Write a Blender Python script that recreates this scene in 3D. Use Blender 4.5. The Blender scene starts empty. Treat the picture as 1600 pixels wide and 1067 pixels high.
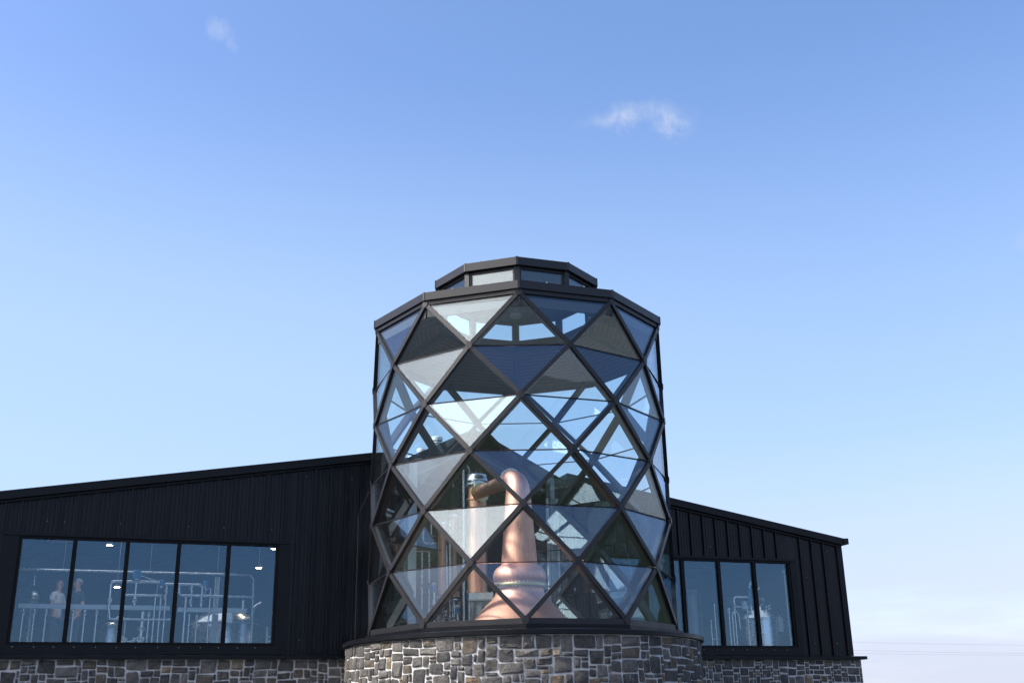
import bpy, bmesh, math, random
from mathutils import Vector, Matrix, noise as mnoise

random.seed(7)
scene = bpy.context.scene
COL = scene.collection
R = math.radians
sin, cos, pi = math.sin, math.cos, math.pi

# ------------------------------------------------------------------ camera
CAM_Z = 1.6
CAM_D = 19.5318
PITCH, ROLL, YAW = R(19.0791), R(1.05405), R(-0.27758)
cam_d = bpy.data.cameras.new('camera')
cam = bpy.data.objects.new('camera', cam_d)
COL.objects.link(cam)
cam_d.sensor_width = 36.0
cam_d.lens = 1707.08 / 1600.0 * 36.0
cam_d.clip_start = 0.1
cam_d.clip_end = 20000
r0 = Vector((cos(YAW), -sin(YAW), 0))
f0 = Vector((sin(YAW), cos(YAW), 0))
fw = f0 * cos(PITCH) + Vector((0, 0, 1)) * sin(PITCH)
up = -f0 * sin(PITCH) + Vector((0, 0, 1)) * cos(PITCH)
rx = r0 * cos(ROLL) - up * sin(ROLL)
uy = r0 * sin(ROLL) + up * cos(ROLL)
m = Matrix((rx, uy, -fw)).transposed().to_4x4()
m.translation = Vector((0, -CAM_D, CAM_Z))
cam.matrix_world = m
scene.camera = cam

# ------------------------------------------------------------------ sun and sky
SUN_AZ = R(-73)      # measured from the direction towards the camera, negative is left
SUN_EL = R(42)
sun_dir = Vector((sin(SUN_AZ) * cos(SUN_EL), -cos(SUN_AZ) * cos(SUN_EL), sin(SUN_EL)))
sd = bpy.data.lights.new('sun', 'SUN')
sd.energy = 5.0
sd.angle = R(1.8)          # thin cloud veils the sun a little
sd.color = (1.0, 0.96, 0.90)
sun = bpy.data.objects.new('sun', sd)
COL.objects.link(sun)
sun.rotation_euler = sun_dir.to_track_quat('Z', 'Y').to_euler()
sun.location = sun_dir * 60

world = bpy.data.worlds.new('World')
scene.world = world
world.use_nodes = True
wn, wl = world.node_tree.nodes, world.node_tree.links
wn.clear()


def wnode(t, **kw):
    n = wn.new(t)
    for k, v in kw.items():
        setattr(n, k, v)
    return n


def wmath(op, a, b=None, clamp=False):
    n = wnode('ShaderNodeMath', operation=op, use_clamp=clamp)
    for i, v in enumerate((a, b)):
        if v is None:
            continue
        if isinstance(v, (int, float)):
            n.inputs[i].default_value = v
        else:
            wl.new(v, n.inputs[i])
    return n.outputs[0]


def wdot(v, c):
    n = wnode('ShaderNodeVectorMath', operation='DOT_PRODUCT')
    wl.new(v, n.inputs[0])
    n.inputs[1].default_value = c
    return n.outputs['Value']


def wmap(v, a, b, c=0.0, d=1.0):
    n = wnode('ShaderNodeMapRange', interpolation_type='SMOOTHSTEP')
    wl.new(v, n.inputs['Value'])
    for k, x in zip(('From Min', 'From Max', 'To Min', 'To Max'), (a, b, c, d)):
        n.inputs[k].default_value = x
    return n.outputs['Result']


def wmix(fac, a, b, blend='MIX'):
    n = wnode('ShaderNodeMix', data_type='RGBA', blend_type=blend)
    for i, v in ((0, fac), (6, a), (7, b)):
        if isinstance(v, (int, float)):
            n.inputs[i].default_value = v
        elif isinstance(v, tuple):
            n.inputs[i].default_value = v
        else:
            wl.new(v, n.inputs[i])
    return n.outputs[2]


sky = wnode('ShaderNodeTexSky', sky_type='NISHITA')
sky.sun_disc = False
sky.sun_elevation = SUN_EL
sky.sun_rotation = math.atan2(sun_dir.x, sun_dir.y)
sky.air_density = 1.0
sky.dust_density = 1.0
sky.ozone_density = 1.5
tc = wnode('ShaderNodeTexCoord')
D = tc.outputs['Generated']
sp = wnode('ShaderNodeSeparateColor')
wl.new(sky.outputs['Color'], sp.inputs[0])
cb = wnode('ShaderNodeCombineColor')
for ch, k, g in ((0, 1.02, 1.04), (1, 1.21, 0.88), (2, 1.37, 1.0)):     # colour response of the camera
    part = wmath('MULTIPLY', wmath('POWER', wmath('MINIMUM', sp.outputs[ch], 4.9), g), k)
    over = wmath('MAXIMUM', wmath('SUBTRACT', sp.outputs[ch], 4.9), 0.0)
    wl.new(wmath('ADD', part, over), cb.inputs[ch])
skyc = cb.outputs[0]
# haze and thin cloud low over the horizon
nz = wnode('ShaderNodeTexNoise')
mp = wnode('ShaderNodeMapping')
mp.inputs['Scale'].default_value = (2.2, 2.2, 16.0)
wl.new(D, mp.inputs['Vector'])
wl.new(mp.outputs[0], nz.inputs['Vector'])
nz.inputs['Scale'].default_value = 1.3
nz.inputs['Detail'].default_value = 7
nz.inputs['Roughness'].default_value = 0.55
zz = wdot(D, (0, 0, 1))
low = wmap(zz, 0.02, 0.27, 1.0, 0.0)
bank = wmath('MULTIPLY', low, wmap(nz.outputs['Fac'], 0.22, 0.55))
bank = wmath('MULTIPLY', bank, wmap(wdot(D, (0.36, 0.92, 0.12)), 0.55, 0.97, 0.25, 0.9))
HAZE_COL = (3.45, 3.75, 4.55, 1)
veil = wmath('MULTIPLY', wmap(zz, 0.28, 0.56, 0.62, 0.03), wmap(wdot(D, (1, 0, 0)), -0.3, 0.45, 1.0, 0.55))
veil = wmath('MULTIPLY', veil, wmap(zz, -0.05, 0.2, 0.3, 1.0))
skyc = wmix(veil, skyc, (2.85, 3.92, 4.85, 1))        # thin high haze, thicker towards the sun
skyc = wmix(bank, skyc, HAZE_COL)


def cloud(c, a, b, rot, dens, scale, lo, hi, seed):
    """a wisp of cloud round the direction c"""
    c = Vector(c).normalized()
    rgt = Vector((0, 0, 1)).cross(c).normalized() * -1
    upv = rgt.cross(c).normalized()
    if upv.z < 0:
        upv = -upv
    rr = rgt * cos(rot) + upv * sin(rot)
    uu = -rgt * sin(rot) + upv * cos(rot)
    u = wmath('DIVIDE', wdot(D, rr), a)
    v = wmath('DIVIDE', wdot(D, uu), b)
    dist = wmath('SQRT', wmath('ADD', wmath('MULTIPLY', u, u), wmath('MULTIPLY', v, v)))
    n = wnode('ShaderNodeTexNoise', noise_dimensions='4D')
    wl.new(D, n.inputs['Vector'])
    n.inputs['W'].default_value = seed
    n.inputs['Scale'].default_value = scale
    n.inputs['Detail'].default_value = 9
    n.inputs['Roughness'].default_value = 0.62
    n.inputs['Distortion'].default_value = 0.6
    edge = wmap(dist, 0.15, 1.0, 1.0, 0.0)
    k = wmap(wmath('ADD', n.outputs['Fac'], wmath('MULTIPLY', edge, 0.30)), lo, hi)
    k = wmath('MULTIPLY', wmath('MULTIPLY', k, edge), dens)
    return wmath('MULTIPLY', k, wmap(wdot(D, tuple(c)), 0.5, 0.6))


CLOUD_COL = (3.1, 3.5, 4.5, 1)
for args in (((-0.2487, 0.79, 0.5604), 0.022, 0.018, 0.0, 0.42, 70, 0.58, 1.05, 3.1),
             ((-0.2396, 0.8002, 0.5498), 0.010, 0.014, 0.3, 0.22, 70, 0.48, 1.0, 5.3),
             ((0.096, 0.8560, 0.5020), 0.030, 0.026, 0.35, 0.62, 70, 0.60, 1.05, 12.4),
             ((0.118, 0.8530, 0.5070), 0.062, 0.020, -0.10, 0.50, 55, 0.52, 1.05, 4.4),
             ((0.142, 0.8580, 0.4970), 0.034, 0.024, -0.4, 0.62, 70, 0.57, 1.05, 7.7),
             ((0.085, 0.8590, 0.5050), 0.045, 0.012, 0.1, 0.30, 60, 0.50, 1.0, 9.7),
             ((0.428, 0.826, 0.366), 0.030, 0.016, 0.1, 0.45, 40, 0.42, 0.95, 1.2)):
    skyc = wmix(cloud(*args), skyc, CLOUD_COL)
# bright sunlit cloud to the left behind the photographer: the tower's left panes mirror it
BRIGHT_CLOUD = (30.0, 28.0, 26.5, 1)
for args in (((-0.70, -0.38, 0.54), 0.56, 0.34, 0.1, 1.0, 3.0, 0.12, 0.62, 2.2),
             ((-0.50, -0.68, 0.54), 0.50, 0.24, -0.1, 0.9, 3.4, 0.25, 0.75, 8.1),
             ((-0.55, -0.73, 0.40), 0.30, 0.14, 0.0, 1.0, 4.0, 0.15, 0.65, 6.1)):
    skyc = wmix(cloud(*args), skyc, BRIGHT_CLOUD)
bg = wnode('ShaderNodeBackground')
bg.inputs['Strength'].default_value = 0.15
wl.new(skyc, bg.inputs['Color'])
wo = wnode('ShaderNodeOutputWorld')
wl.new(bg.outputs[0], wo.inputs['Surface'])

scene.view_settings.view_transform = 'Standard'
scene.view_settings.look = 'None'
scene.view_settings.exposure = 0.45
scene.view_settings.gamma = 1.0
scene.view_settings.use_curve_mapping = False
scene.render.engine = 'CYCLES'
scene.cycles.transparent_max_bounces = 40
scene.cycles.max_bounces = 8
scene.cycles.glossy_bounces = 4
scene.cycles.caustics_reflective = False
scene.cycles.caustics_refractive = False
scene.cycles.use_denoising = True
scene.cycles.diffuse_bounces = 3
scene.cycles.use_adaptive_sampling = True
scene.cycles.adaptive_threshold = 0.02

# ------------------------------------------------------------------ materials
MATS = {}


class NT:
    def __init__(self, name):
        self.m = bpy.data.materials.new(name)
        self.m.use_nodes = True
        self.t = self.m.node_tree
        self.t.nodes.clear()
        self.out = self.n('ShaderNodeOutputMaterial')

    def n(self, t, **kw):
        x = self.t.nodes.new(t)
        for k, v in kw.items():
            setattr(x, k, v)
        return x

    def set(self, sock, v):
        if isinstance(v, bpy.types.NodeSocket):
            self.t.links.new(v, sock)
        else:
            sock.default_value = v

    def noise(self, scale=5, detail=4, rough=0.55, vec=None, stretch=None, coord='Object', dim='3D', w=None):
        if vec is None:
            vec = self.n('ShaderNodeTexCoord').outputs[coord]
        if stretch:
            mp = self.n('ShaderNodeMapping')
            mp.inputs['Scale'].default_value = stretch
            self.t.links.new(vec, mp.inputs['Vector'])
            vec = mp.outputs[0]
        x = self.n('ShaderNodeTexNoise', noise_dimensions=dim)
        self.t.links.new(vec, x.inputs['Vector'])
        x.inputs['Scale'].default_value = scale
        x.inputs['Detail'].default_value = detail
        x.inputs['Roughness'].default_value = rough
        if w is not None:
            self.set(x.inputs['W'], w)
        return x.outputs['Fac']

    def map(self, v, a, b, c=0.0, d=1.0):
        x = self.n('ShaderNodeMapRange')
        self.set(x.inputs['Value'], v)
        for k, y in zip(('From Min', 'From Max', 'To Min', 'To Max'), (a, b, c, d)):
            x.inputs[k].default_value = y
        return x.outputs['Result']

    def math(self, op, a, b=0.0, clamp=False):
        x = self.n('ShaderNodeMath', operation=op, use_clamp=clamp)
        self.set(x.inputs[0], a)
        self.set(x.inputs[1], b)
        return x.outputs[0]

    def mix(self, f, a, b, blend='MIX'):
        x = self.n('ShaderNodeMix', data_type='RGBA', blend_type=blend)
        self.set(x.inputs[0], f)
        self.set(x.inputs[6], a if not isinstance(a, tuple) else (*a[:3], 1))
        self.set(x.inputs[7], b if not isinstance(b, tuple) else (*b[:3], 1))
        return x.outputs[2]

    def bump(self, h, strength=0.3, dist=0.01):
        x = self.n('ShaderNodeBump')
        x.inputs['Strength'].default_value = strength
        x.inputs['Distance'].default_value = dist
        self.set(x.inputs['Height'], h)
        return x.outputs[0]

    def principled(self, color, rough=0.5, metal=0.0, normal=None, spec=0.5, **kw):
        p = self.n('ShaderNodeBsdfPrincipled')
        self.set(p.inputs['Base Color'], color if not isinstance(color, tuple) else (*color[:3], 1))
        self.set(p.inputs['Roughness'], rough)
        self.set(p.inputs['Metallic'], metal)
        p.inputs['Specular IOR Level'].default_value = spec
        for k, v in kw.items():
            self.set(p.inputs[k], v)
        if normal is not None:
            self.t.links.new(normal, p.inputs['Normal'])
        self.t.links.new(p.outputs[0], self.out.inputs['Surface'])
        return p


def mat_simple(name, color, rough=0.5, metal=0.0, var=0.15, nscale=6, bump=0.0, bscale=60, spec=0.5, stretch=None):
    t = NT(name)
    f = t.noise(nscale, 5, stretch=stretch)
    lo = tuple(c * (1 - var) for c in color)
    hi = tuple(min(1, c * (1 + var)) for c in color)
    col = t.mix(f, lo, hi)
    rg = t.map(f, 0.3, 0.7, max(0.02, rough - 0.06), min(1, rough + 0.06))
    nrm = t.bump(t.noise(bscale, 4), bump, 0.01) if bump else None
    t.principled(col, rg, metal, nrm, spec)
    MATS[name] = t.m
    return t.m


def make_materials():
    mat_simple('cladding', (0.0055, 0.0062, 0.0085), 0.36, 0, 0.4, 3, 0.12, 2.2, 0.25, (1, 1, 0.3))
    mat_simple('flashing', (0.0046, 0.0053, 0.0074), 0.40, 0, 0.2, 4, 0.02, 10, 0.2)
    mat_simple('window_frame', (0.0025, 0.003, 0.004), 0.4, 0, 0.15, 6, 0, 60, 0.15)
    mat_simple('tower_frame', (0.0135, 0.0135, 0.016), 0.45, 0, 0.12, 5, 0.02, 14, 0.4)
    mat_simple('tower_fascia', (0.0145, 0.0145, 0.0175), 0.45, 0, 0.15, 5, 0.03, 8, 0.4)
    mat_simple('gasket', (0.006, 0.006, 0.007), 0.6)
    mat_simple('steel', (0.62, 0.63, 0.64), 0.26, 1.0, 0.1, 8)
    mat_simple('galv', (0.42, 0.44, 0.44), 0.5, 0.6, 0.25, 30)
    mat_simple('white_paint', (0.72, 0.74, 0.74), 0.5, 0, 0.06, 6)
    mat_simple('beam_paint', (0.80, 0.83, 0.84), 0.5, 0, 0.12, 20)
    mat_simple('blue_plastic', (0.02, 0.24, 0.52), 0.4)
    mat_simple('red_cable', (0.45, 0.03, 0.04), 0.5)
    mat_simple('dark_steel', (0.05, 0.052, 0.055), 0.5, 0.3)
    mat_simple('grey_paint', (0.20, 0.215, 0.215), 0.5, 0, 0.15, 6)
    mat_simple('brass', (0.62, 0.47, 0.22), 0.35, 1.0)
    mat_simple('interior_wall', (0.04, 0.042, 0.045), 0.8)
    mat_simple('interior_dark', (0.045, 0.047, 0.048), 0.7)
    mat_simple('concrete_floor', (0.22, 0.21, 0.2), 0.6)
    mat_simple('black_rubber', (0.015, 0.015, 0.015), 0.6)
    mat_simple('wood_pole', (0.12, 0.085, 0.06), 0.85)
    mat_simple('skin', (0.52, 0.30, 0.22), 0.5)
    mat_simple('shirt_white', (0.66, 0.68, 0.72), 0.85)
    mat_simple('shirt_dark', (0.035, 0.04, 0.055), 0.85)
    mat_simple('jeans', (0.03, 0.045, 0.08), 0.9)
    mat_simple('hair_grey', (0.42, 0.41, 0.40), 0.7)
    mat_simple('hair_brown', (0.10, 0.06, 0.04), 0.6)
    mat_simple('eye', (0.03, 0.025, 0.02), 0.2)

    # copper: spun metal with faint vertical brushing and bloom
    t = NT('copper')
    br = t.noise(4, 5, 0.6, stretch=(14, 14, 0.35))
    bl = t.noise(2.2, 5, 0.6)
    c1 = t.mix(t.map(br, 0.35, 0.65), (0.82, 0.38, 0.255), (0.94, 0.52, 0.385))
    c2 = t.mix(t.map(bl, 0.45, 0.75, 0, 0.45), c1, (0.66, 0.32, 0.23))
    rg = t.map(bl, 0.3, 0.7, 0.46, 0.60)
    t.principled(c2, rg, 1.0, t.bump(br, 0.05, 0.004))
    MATS['copper'] = t.m

    t = NT('copper_dull')
    br = t.noise(5, 5, 0.6, stretch=(10, 10, 0.4))
    c1 = t.mix(t.map(br, 0.35, 0.65), (0.50, 0.24, 0.15), (0.72, 0.38, 0.25))
    t.principled(c1, 0.42, 1.0)
    MATS['copper_dull'] = t.m

    # coated glazing: clear sheet with a stronger mirror at a glance; same from both sides
    def glass(name, f0, tint, wav=0.012, wsc=1.4, refl=(0.93, 0.96, 1.0)):
        t = NT(name)
        nb = t.bump(t.noise(wsc, 2, 0.5), wav, 0.05)
        geo = t.n('ShaderNodeNewGeometry')
        dt = t.n('ShaderNodeVectorMath', operation='DOT_PRODUCT')
        t.t.links.new(geo.outputs['Normal'], dt.inputs[0])
        t.t.links.new(geo.outputs['Incoming'], dt.inputs[1])
        c = t.math('ABSOLUTE', dt.outputs['Value'])
        k = t.math('POWER', t.math('SUBTRACT', 1.0, c, True), 5.0)
        fr = t.math('ADD', t.math('MULTIPLY', k, 1 - f0), f0, True)
        dirt = t.noise(60, 6, 0.7, stretch=(1, 1, 0.35))
        tr = t.n('ShaderNodeBsdfTransparent')
        tr.inputs[0].default_value = (*tint, 1)
        gl = t.n('ShaderNodeBsdfGlossy')
        gl.inputs['Roughness'].default_value = 0.0
        gl.inputs['Color'].default_value = (*refl, 1)
        t.t.links.new(nb, gl.inputs['Normal'])
        mx = t.n('ShaderNodeMixShader')
        t.t.links.new(fr, mx.inputs[0])
        t.t.links.new(tr.outputs[0], mx.inputs[1])
        t.t.links.new(gl.outputs[0], mx.inputs[2])
        df = t.n('ShaderNodeBsdfDiffuse')
        df.inputs[0].default_value = (0.5, 0.5, 0.48, 1)
        m2 = t.n('ShaderNodeMixShader')
        t.t.links.new(t.map(dirt, 0.45, 0.85, 0.001, 0.022), m2.inputs[0])
        t.t.links.new(mx.outputs[0], m2.inputs[1])
        t.t.links.new(df.outputs[0], m2.inputs[2])
        t.t.links.new(m2.outputs[0], t.out.inputs['Surface'])
        MATS[name] = t.m
    glass('tower_glass', 0.066, (0.925, 0.975, 0.985), 0.05, 1.1, (0.80, 0.91, 1.0))
    glass('hall_glass', 0.075, (0.92, 0.955, 0.97), 0.02, 0.8, (0.43, 0.71, 0.93))

    # stone: split basalt, each block with its own tone, lime bloom running down some of them
    t = NT('stone')
    oi = t.n('ShaderNodeObjectInfo')
    rnd = oi.outputs['Random']
    cr = t.n('ShaderNodeValToRGB')
    cr.color_ramp.interpolation = 'CONSTANT'
    els = cr.color_ramp.elements
    cols = [(0, (0.085, 0.084, 0.083)), (0.2, (0.120, 0.118, 0.115)), (0.36, (0.070, 0.069, 0.070)), (0.52, (0.150, 0.145, 0.138)),
            (0.66, (0.105, 0.100, 0.094)), (0.84, (0.130, 0.112, 0.094)), (0.915, (0.17, 0.130, 0.09)), (0.95, (0.11, 0.094, 0.078)),
            (0.97, (0.24, 0.19, 0.13))]
    els[0].position, els[0].color = 0, (*cols[0][1], 1)
    els[1].position, els[1].color = cols[1][0], (*cols[1][1], 1)
    for p, c in cols[2:]:
        e = els.new(p)
        e.color = (*c, 1)
    t.t.links.new(rnd, cr.inputs[0])
    geo = t.n('ShaderNodeNewGeometry').outputs['Position']
    n1 = t.noise(9, 7, 0.65, vec=geo)
    n2 = t.noise(42, 6, 0.75, vec=geo)
    n3 = t.noise(4.5, 5, 0.6, vec=geo)
    base = t.mix(t.map(n1, 0.3, 0.7), (0.52, 0.51, 0.495), (1.26, 1.225, 1.17))
    col = t.mix(1.0, cr.outputs[0], base, 'MULTIPLY')
    col = t.mix(t.map(n2, 0.36, 0.66, 0, 1.0), t.mix(1.0, col, (0.62, 0.62, 0.62), 'MULTIPLY'), t.mix(1.0, col, (1.55, 1.52, 1.48), 'MULTIPLY'))
    col = t.mix(t.map(n3, 0.60, 0.74, 0, 0.45), col, (0.14, 0.105, 0.07))
    # lime streaks
    s1 = t.noise(1, 5, 0.6, vec=geo, stretch=(13, 13, 2.6))
    s2 = t.noise(1, 3, 0.5, vec=geo, stretch=(1.7, 1.7, 2.2))
    lime = t.math('MULTIPLY', t.map(s1, 0.60, 0.72), t.map(s2, 0.50, 0.64), True)
    col = t.mix(t.math('MULTIPLY', lime, 0.7), col, (0.46, 0.46, 0.47))
    h = t.math('ADD', t.math('MULTIPLY', n1, 1.0), t.math('MULTIPLY', n2, 0.35))
    t.principled(col, 0.85, 0, t.bump(h, 0.9, 0.03), 0.3)
    MATS['stone'] = t.m

    t = NT('mortar')
    geo = t.n('ShaderNodeNewGeometry').outputs['Position']
    n1 = t.noise(6, 6, 0.6, vec=geo)
    n2 = t.noise(90, 4, 0.6, vec=geo)
    col = t.mix(t.map(n1, 0.3, 0.7), (0.44, 0.425, 0.405), (0.68, 0.66, 0.63))
    t.principled(col, 0.9, 0, t.bump(t.math('ADD', n1, t.math('MULTIPLY', n2, 0.4)), 0.8, 0.02), 0.2)
    MATS['mortar'] = t.m

    # timber boarding
    t = NT('timber')
    co = t.n('ShaderNodeTexCoord').outputs['Object']
    wv = t.n('ShaderNodeTexWave', wave_type='BANDS', bands_direction='Y')
    wv.inputs['Scale'].default_value = 3.4
    wv.inputs['Distortion'].default_value = 0.0
    t.t.links.new(co, wv.inputs['Vector'])
    gap = t.map(wv.outputs['Fac'], 0.0, 0.08, 0.35, 1.0)
    gr = t.noise(3, 6, 0.6, vec=co, stretch=(1.2, 18, 18))
    c = t.mix(t.map(gr, 0.3, 0.7), (0.17, 0.105, 0.075), (0.33, 0.225, 0.165))
    c = t.mix(1.0, c, gap, 'MULTIPLY')
    t.principled(c, 0.6, 0, None, 0.3)
    MATS['timber'] = t.m

    t = NT('grass')
    geo = t.n('ShaderNodeNewGeometry').outputs['Position']
    n1 = t.noise(0.05, 6, 0.6, vec=geo)
    n2 = t.noise(1.5, 6, 0.6, vec=geo)
    c = t.mix(t.map(n1, 0.35, 0.65), (0.030, 0.045, 0.017), (0.055, 0.062, 0.026))
    c = t.mix(t.map(n2, 0.3, 0.7), c, t.mix(1.0, c, (0.6, 0.62, 0.55), 'MULTIPLY'))
    t.principled(c, 0.9, 0, t.bump(n2, 0.5, 0.1), 0.2)
    MATS['grass'] = t.m

    mat_simple('brightened_hill', (0.185, 0.197, 0.188), 0.95, 0, 0.35, 0.03)  # hill colour paled so its reflection lightens the top panes
    mat_simple('tarmac', (0.05, 0.05, 0.051), 0.9, 0, 0.35, 3, 0.6, 80)

    t = NT('added_rooflight')       # frosted sheet for roof panels added to light the hall inside
    tl = t.n('ShaderNodeBsdfTranslucent')
    tl.inputs[0].default_value = (0.80, 0.82, 0.82, 1)
    dl = t.n('ShaderNodeBsdfDiffuse')
    dl.inputs[0].default_value = (0.6, 0.62, 0.62, 1)
    mxs = t.n('ShaderNodeMixShader')
    mxs.inputs[0].default_value = 0.2
    t.t.links.new(tl.outputs[0], mxs.inputs[1])
    t.t.links.new(dl.outputs[0], mxs.inputs[2])
    t.t.links.new(mxs.outputs[0], t.out.inputs['Surface'])
    MATS['added_rooflight'] = t.m

    t = NT('lamp_glow')
    e = t.n('ShaderNodeEmission')
    e.inputs[0].default_value = (1.0, 0.80, 0.58, 1)
    e.inputs[1].default_value = 45.0
    t.t.links.new(e.outputs[0], t.out.inputs['Surface'])
    MATS['lamp_glow'] = t.m


make_materials()

# ------------------------------------------------------------------ mesh helpers


class MB:
    def __init__(self):
        self.v, self.f = [], []

    def add(self, vs, fs):
        o = len(self.v)
        self.v += [Vector(p) for p in vs]
        self.f += [tuple(i + o for i in f) for f in fs]
        return self

    def box(self, x0, x1, y0, y1, z0, z1):
        return self.add([(x0, y0, z0), (x1, y0, z0), (x1, y1, z0), (x0, y1, z0), (x0, y0, z1), (x1, y0, z1), (x1, y1, z1), (x0, y1, z1)],
                        [(0, 3, 2, 1), (4, 5, 6, 7), (0, 1, 5, 4), (1, 2, 6, 5), (2, 3, 7, 6), (3, 0, 4, 7)])

    def prism(self, poly, off):
        """extrude a polygon (list of 3d points) by the vector off"""
        n = len(poly)
        off = Vector(off)
        a = [Vector(p) for p in poly]
        b = [p + off for p in a]
        nrm = Vector((0, 0, 0))
        for i in range(n):
            nrm += a[i].cross(a[(i + 1) % n])
        fs = []
        flip = nrm.dot(off) < 0
        bot = tuple(range(n))
        top = tuple(range(n, 2 * n))
        fs.append(bot if flip else bot[::-1])
        fs.append(top[::-1] if flip else top)
        for i in range(n):
            j = (i + 1) % n
            q = (i, j, n + j, n + i)
            fs.append(q[::-1] if flip else q)
        return self.add(a + b, fs)

    def beam(self, p, q, nrm, w, d, out=0.0):
        """box from p to q; outer face centred on the line, facing nrm, reaching d inwards"""
        p, q = Vector(p), Vector(q)
        ax = (q - p).normalized()
        n = Vector(nrm)
        n = (n - ax * n.dot(ax)).normalized()
        s = ax.cross(n) * (w / 2)
        o, i = n * out, n * (out - d)
        poly = [p + s + o, p - s + o, p - s + i, p + s + i]
        return self.prism(poly, q - p)

    def tube(self, path, r, n=10, caps=True):
        path = [Vector(p) for p in path]
        m_ = len(path)
        rs = r if isinstance(r, (list, tuple)) else [r] * m_
        tang = []
        for i in range(m_):
            a = path[max(i - 1, 0)]
            b = path[min(i + 1, m_ - 1)]
            tang.append((b - a).normalized())
        t0 = tang[0]
        ref = Vector((0, 0, 1)) if abs(t0.z) < 0.9 else Vector((1, 0, 0))
        u = t0.cross(ref).normalized()
        vs = []
        for i in range(m_):
            t_ = tang[i]
            u = (u - t_ * u.dot(t_)).normalized()
            w = t_.cross(u)
            for k in range(n):
                a = 2 * pi * k / n
                vs.append(path[i] + (u * cos(a) + w * sin(a)) * rs[i])
        fs = []
        for i in range(m_ - 1):
            for k in range(n):
                a, b = i * n + k, i * n + (k + 1) % n
                fs.append((a, b, b + n, a + n))
        if caps:
            fs.append(tuple(range(n))[::-1])
            fs.append(tuple((m_ - 1) * n + k for k in range(n)))
        return self.add(vs, fs)

    def lathe(self, prof, n=32, c=(0, 0, 0), a0=0.0):
        """profile of (r, z) from bottom to top about a vertical axis"""
        c = Vector(c)
        vs = []
        for r_, z in prof:
            for k in range(n):
                a = a0 + 2 * pi * k / n
                vs.append(c + Vector((r_ * cos(a), r_ * sin(a), z)))
        fs = []
        for i in range(len(prof) - 1):
            for k in range(n):
                a, b = i * n + k, i * n + (k + 1) % n
                fs.append((a, b, b + n, a + n))
        fs.append(tuple(range(n))[::-1])
        fs.append(tuple((len(prof) - 1) * n + k for k in range(n)))
        return self.add(vs, fs)

    def cyl(self, c, r, z0, z1, n=16):
        return self.lathe([(r, z0), (r, z1)], n, c)

    def ball(self, c, r, n=8):
        pr = []
        for i in range(1, n):
            a = -pi / 2 + pi * i / n
            pr.append((r * cos(a), r * sin(a)))
        return self.lathe(pr, n * 2, c)

    def mesh(self, name, smooth=False, angle=None):
        me = bpy.data.meshes.new(name)
        me.from_pydata([tuple(p) for p in self.v], [], self.f)
        if smooth:
            me.shade_smooth()
            if angle:
                me.set_sharp_from_angle(angle=angle)
        me.update()
        return me

    def build(self, name, mat, parent=None, smooth=False, angle=R(40), bevel=0.0):
        o = bpy.data.objects.new(name, self.mesh(name, smooth, angle))
        o.data.materials.append(MATS[mat])
        COL.objects.link(o)
        if parent is not None:
            o.parent = parent
        if bevel:
            b = o.modifiers.new('bevel', 'BEVEL')
            b.width = bevel
            b.segments = 2
            b.limit_method = 'ANGLE'
        return o


def rounded(pts, r, n=5):
    """polyline with its inner corners turned into elbows"""
    pts = [Vector(p) for p in pts]
    out = [pts[0]]
    for i in range(1, len(pts) - 1):
        a, b, c = pts[i - 1], pts[i], pts[i + 1]
        d1, d2 = (a - b), (c - b)
        rr = min(r, d1.length * 0.49, d2.length * 0.49)
        p, q = b + d1.normalized() * rr, b + d2.normalized() * rr
        for k in range(n + 1):
            s = k / n
            out.append(p.lerp(b, s).lerp(b.lerp(q, s), s))
    out.append(pts[-1])
    return out


def empty(name, loc=(0, 0, 0), rz=0.0):
    o = bpy.data.objects.new(name, None)
    o.empty_display_size = 0.2
    COL.objects.link(o)
    o.location = loc
    o.rotation_euler = (0, 0, rz)
    return o


def tag(o, label, cat, group=None, kind=None):
    o['label'] = label
    o['category'] = cat
    if group:
        o['group'] = group
    if kind:
        o['kind'] = kind
    return o


def structure(o):
    o['kind'] = 'structure'
    return o


# hall frame: x along the gable wall, y into the building, z up; origin below the wall's point nearest the tower axis
AL = R(20.25)
WD = 2.533
W0 = Vector((-sin(AL) * WD, cos(AL) * WD, 0))
HROT = Matrix.Rotation(AL, 4, 'Z')


def hall_world(s, d, z):
    return W0 + (HROT @ Vector((s, d, z)))


def hall_empty(name, s=0, d=0, z=0, rz=0.0):
    return empty(name, hall_world(s, d, z), AL + rz)


# ------------------------------------------------------------------ ground and far land
def hill_h(d):
    pts = [(150, 60), (225, 60), (245, 38), (272, 34), (292, 14), (335, 14), (346, 55), (390, 55)]
    for (a, x), (b, y) in zip(pts, pts[1:]):
        if a <= d <= b:
            t_ = (d - a) / (b - a)
            return x + (y - x) * t_ * t_ * (3 - 2 * t_)
    return 30


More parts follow.
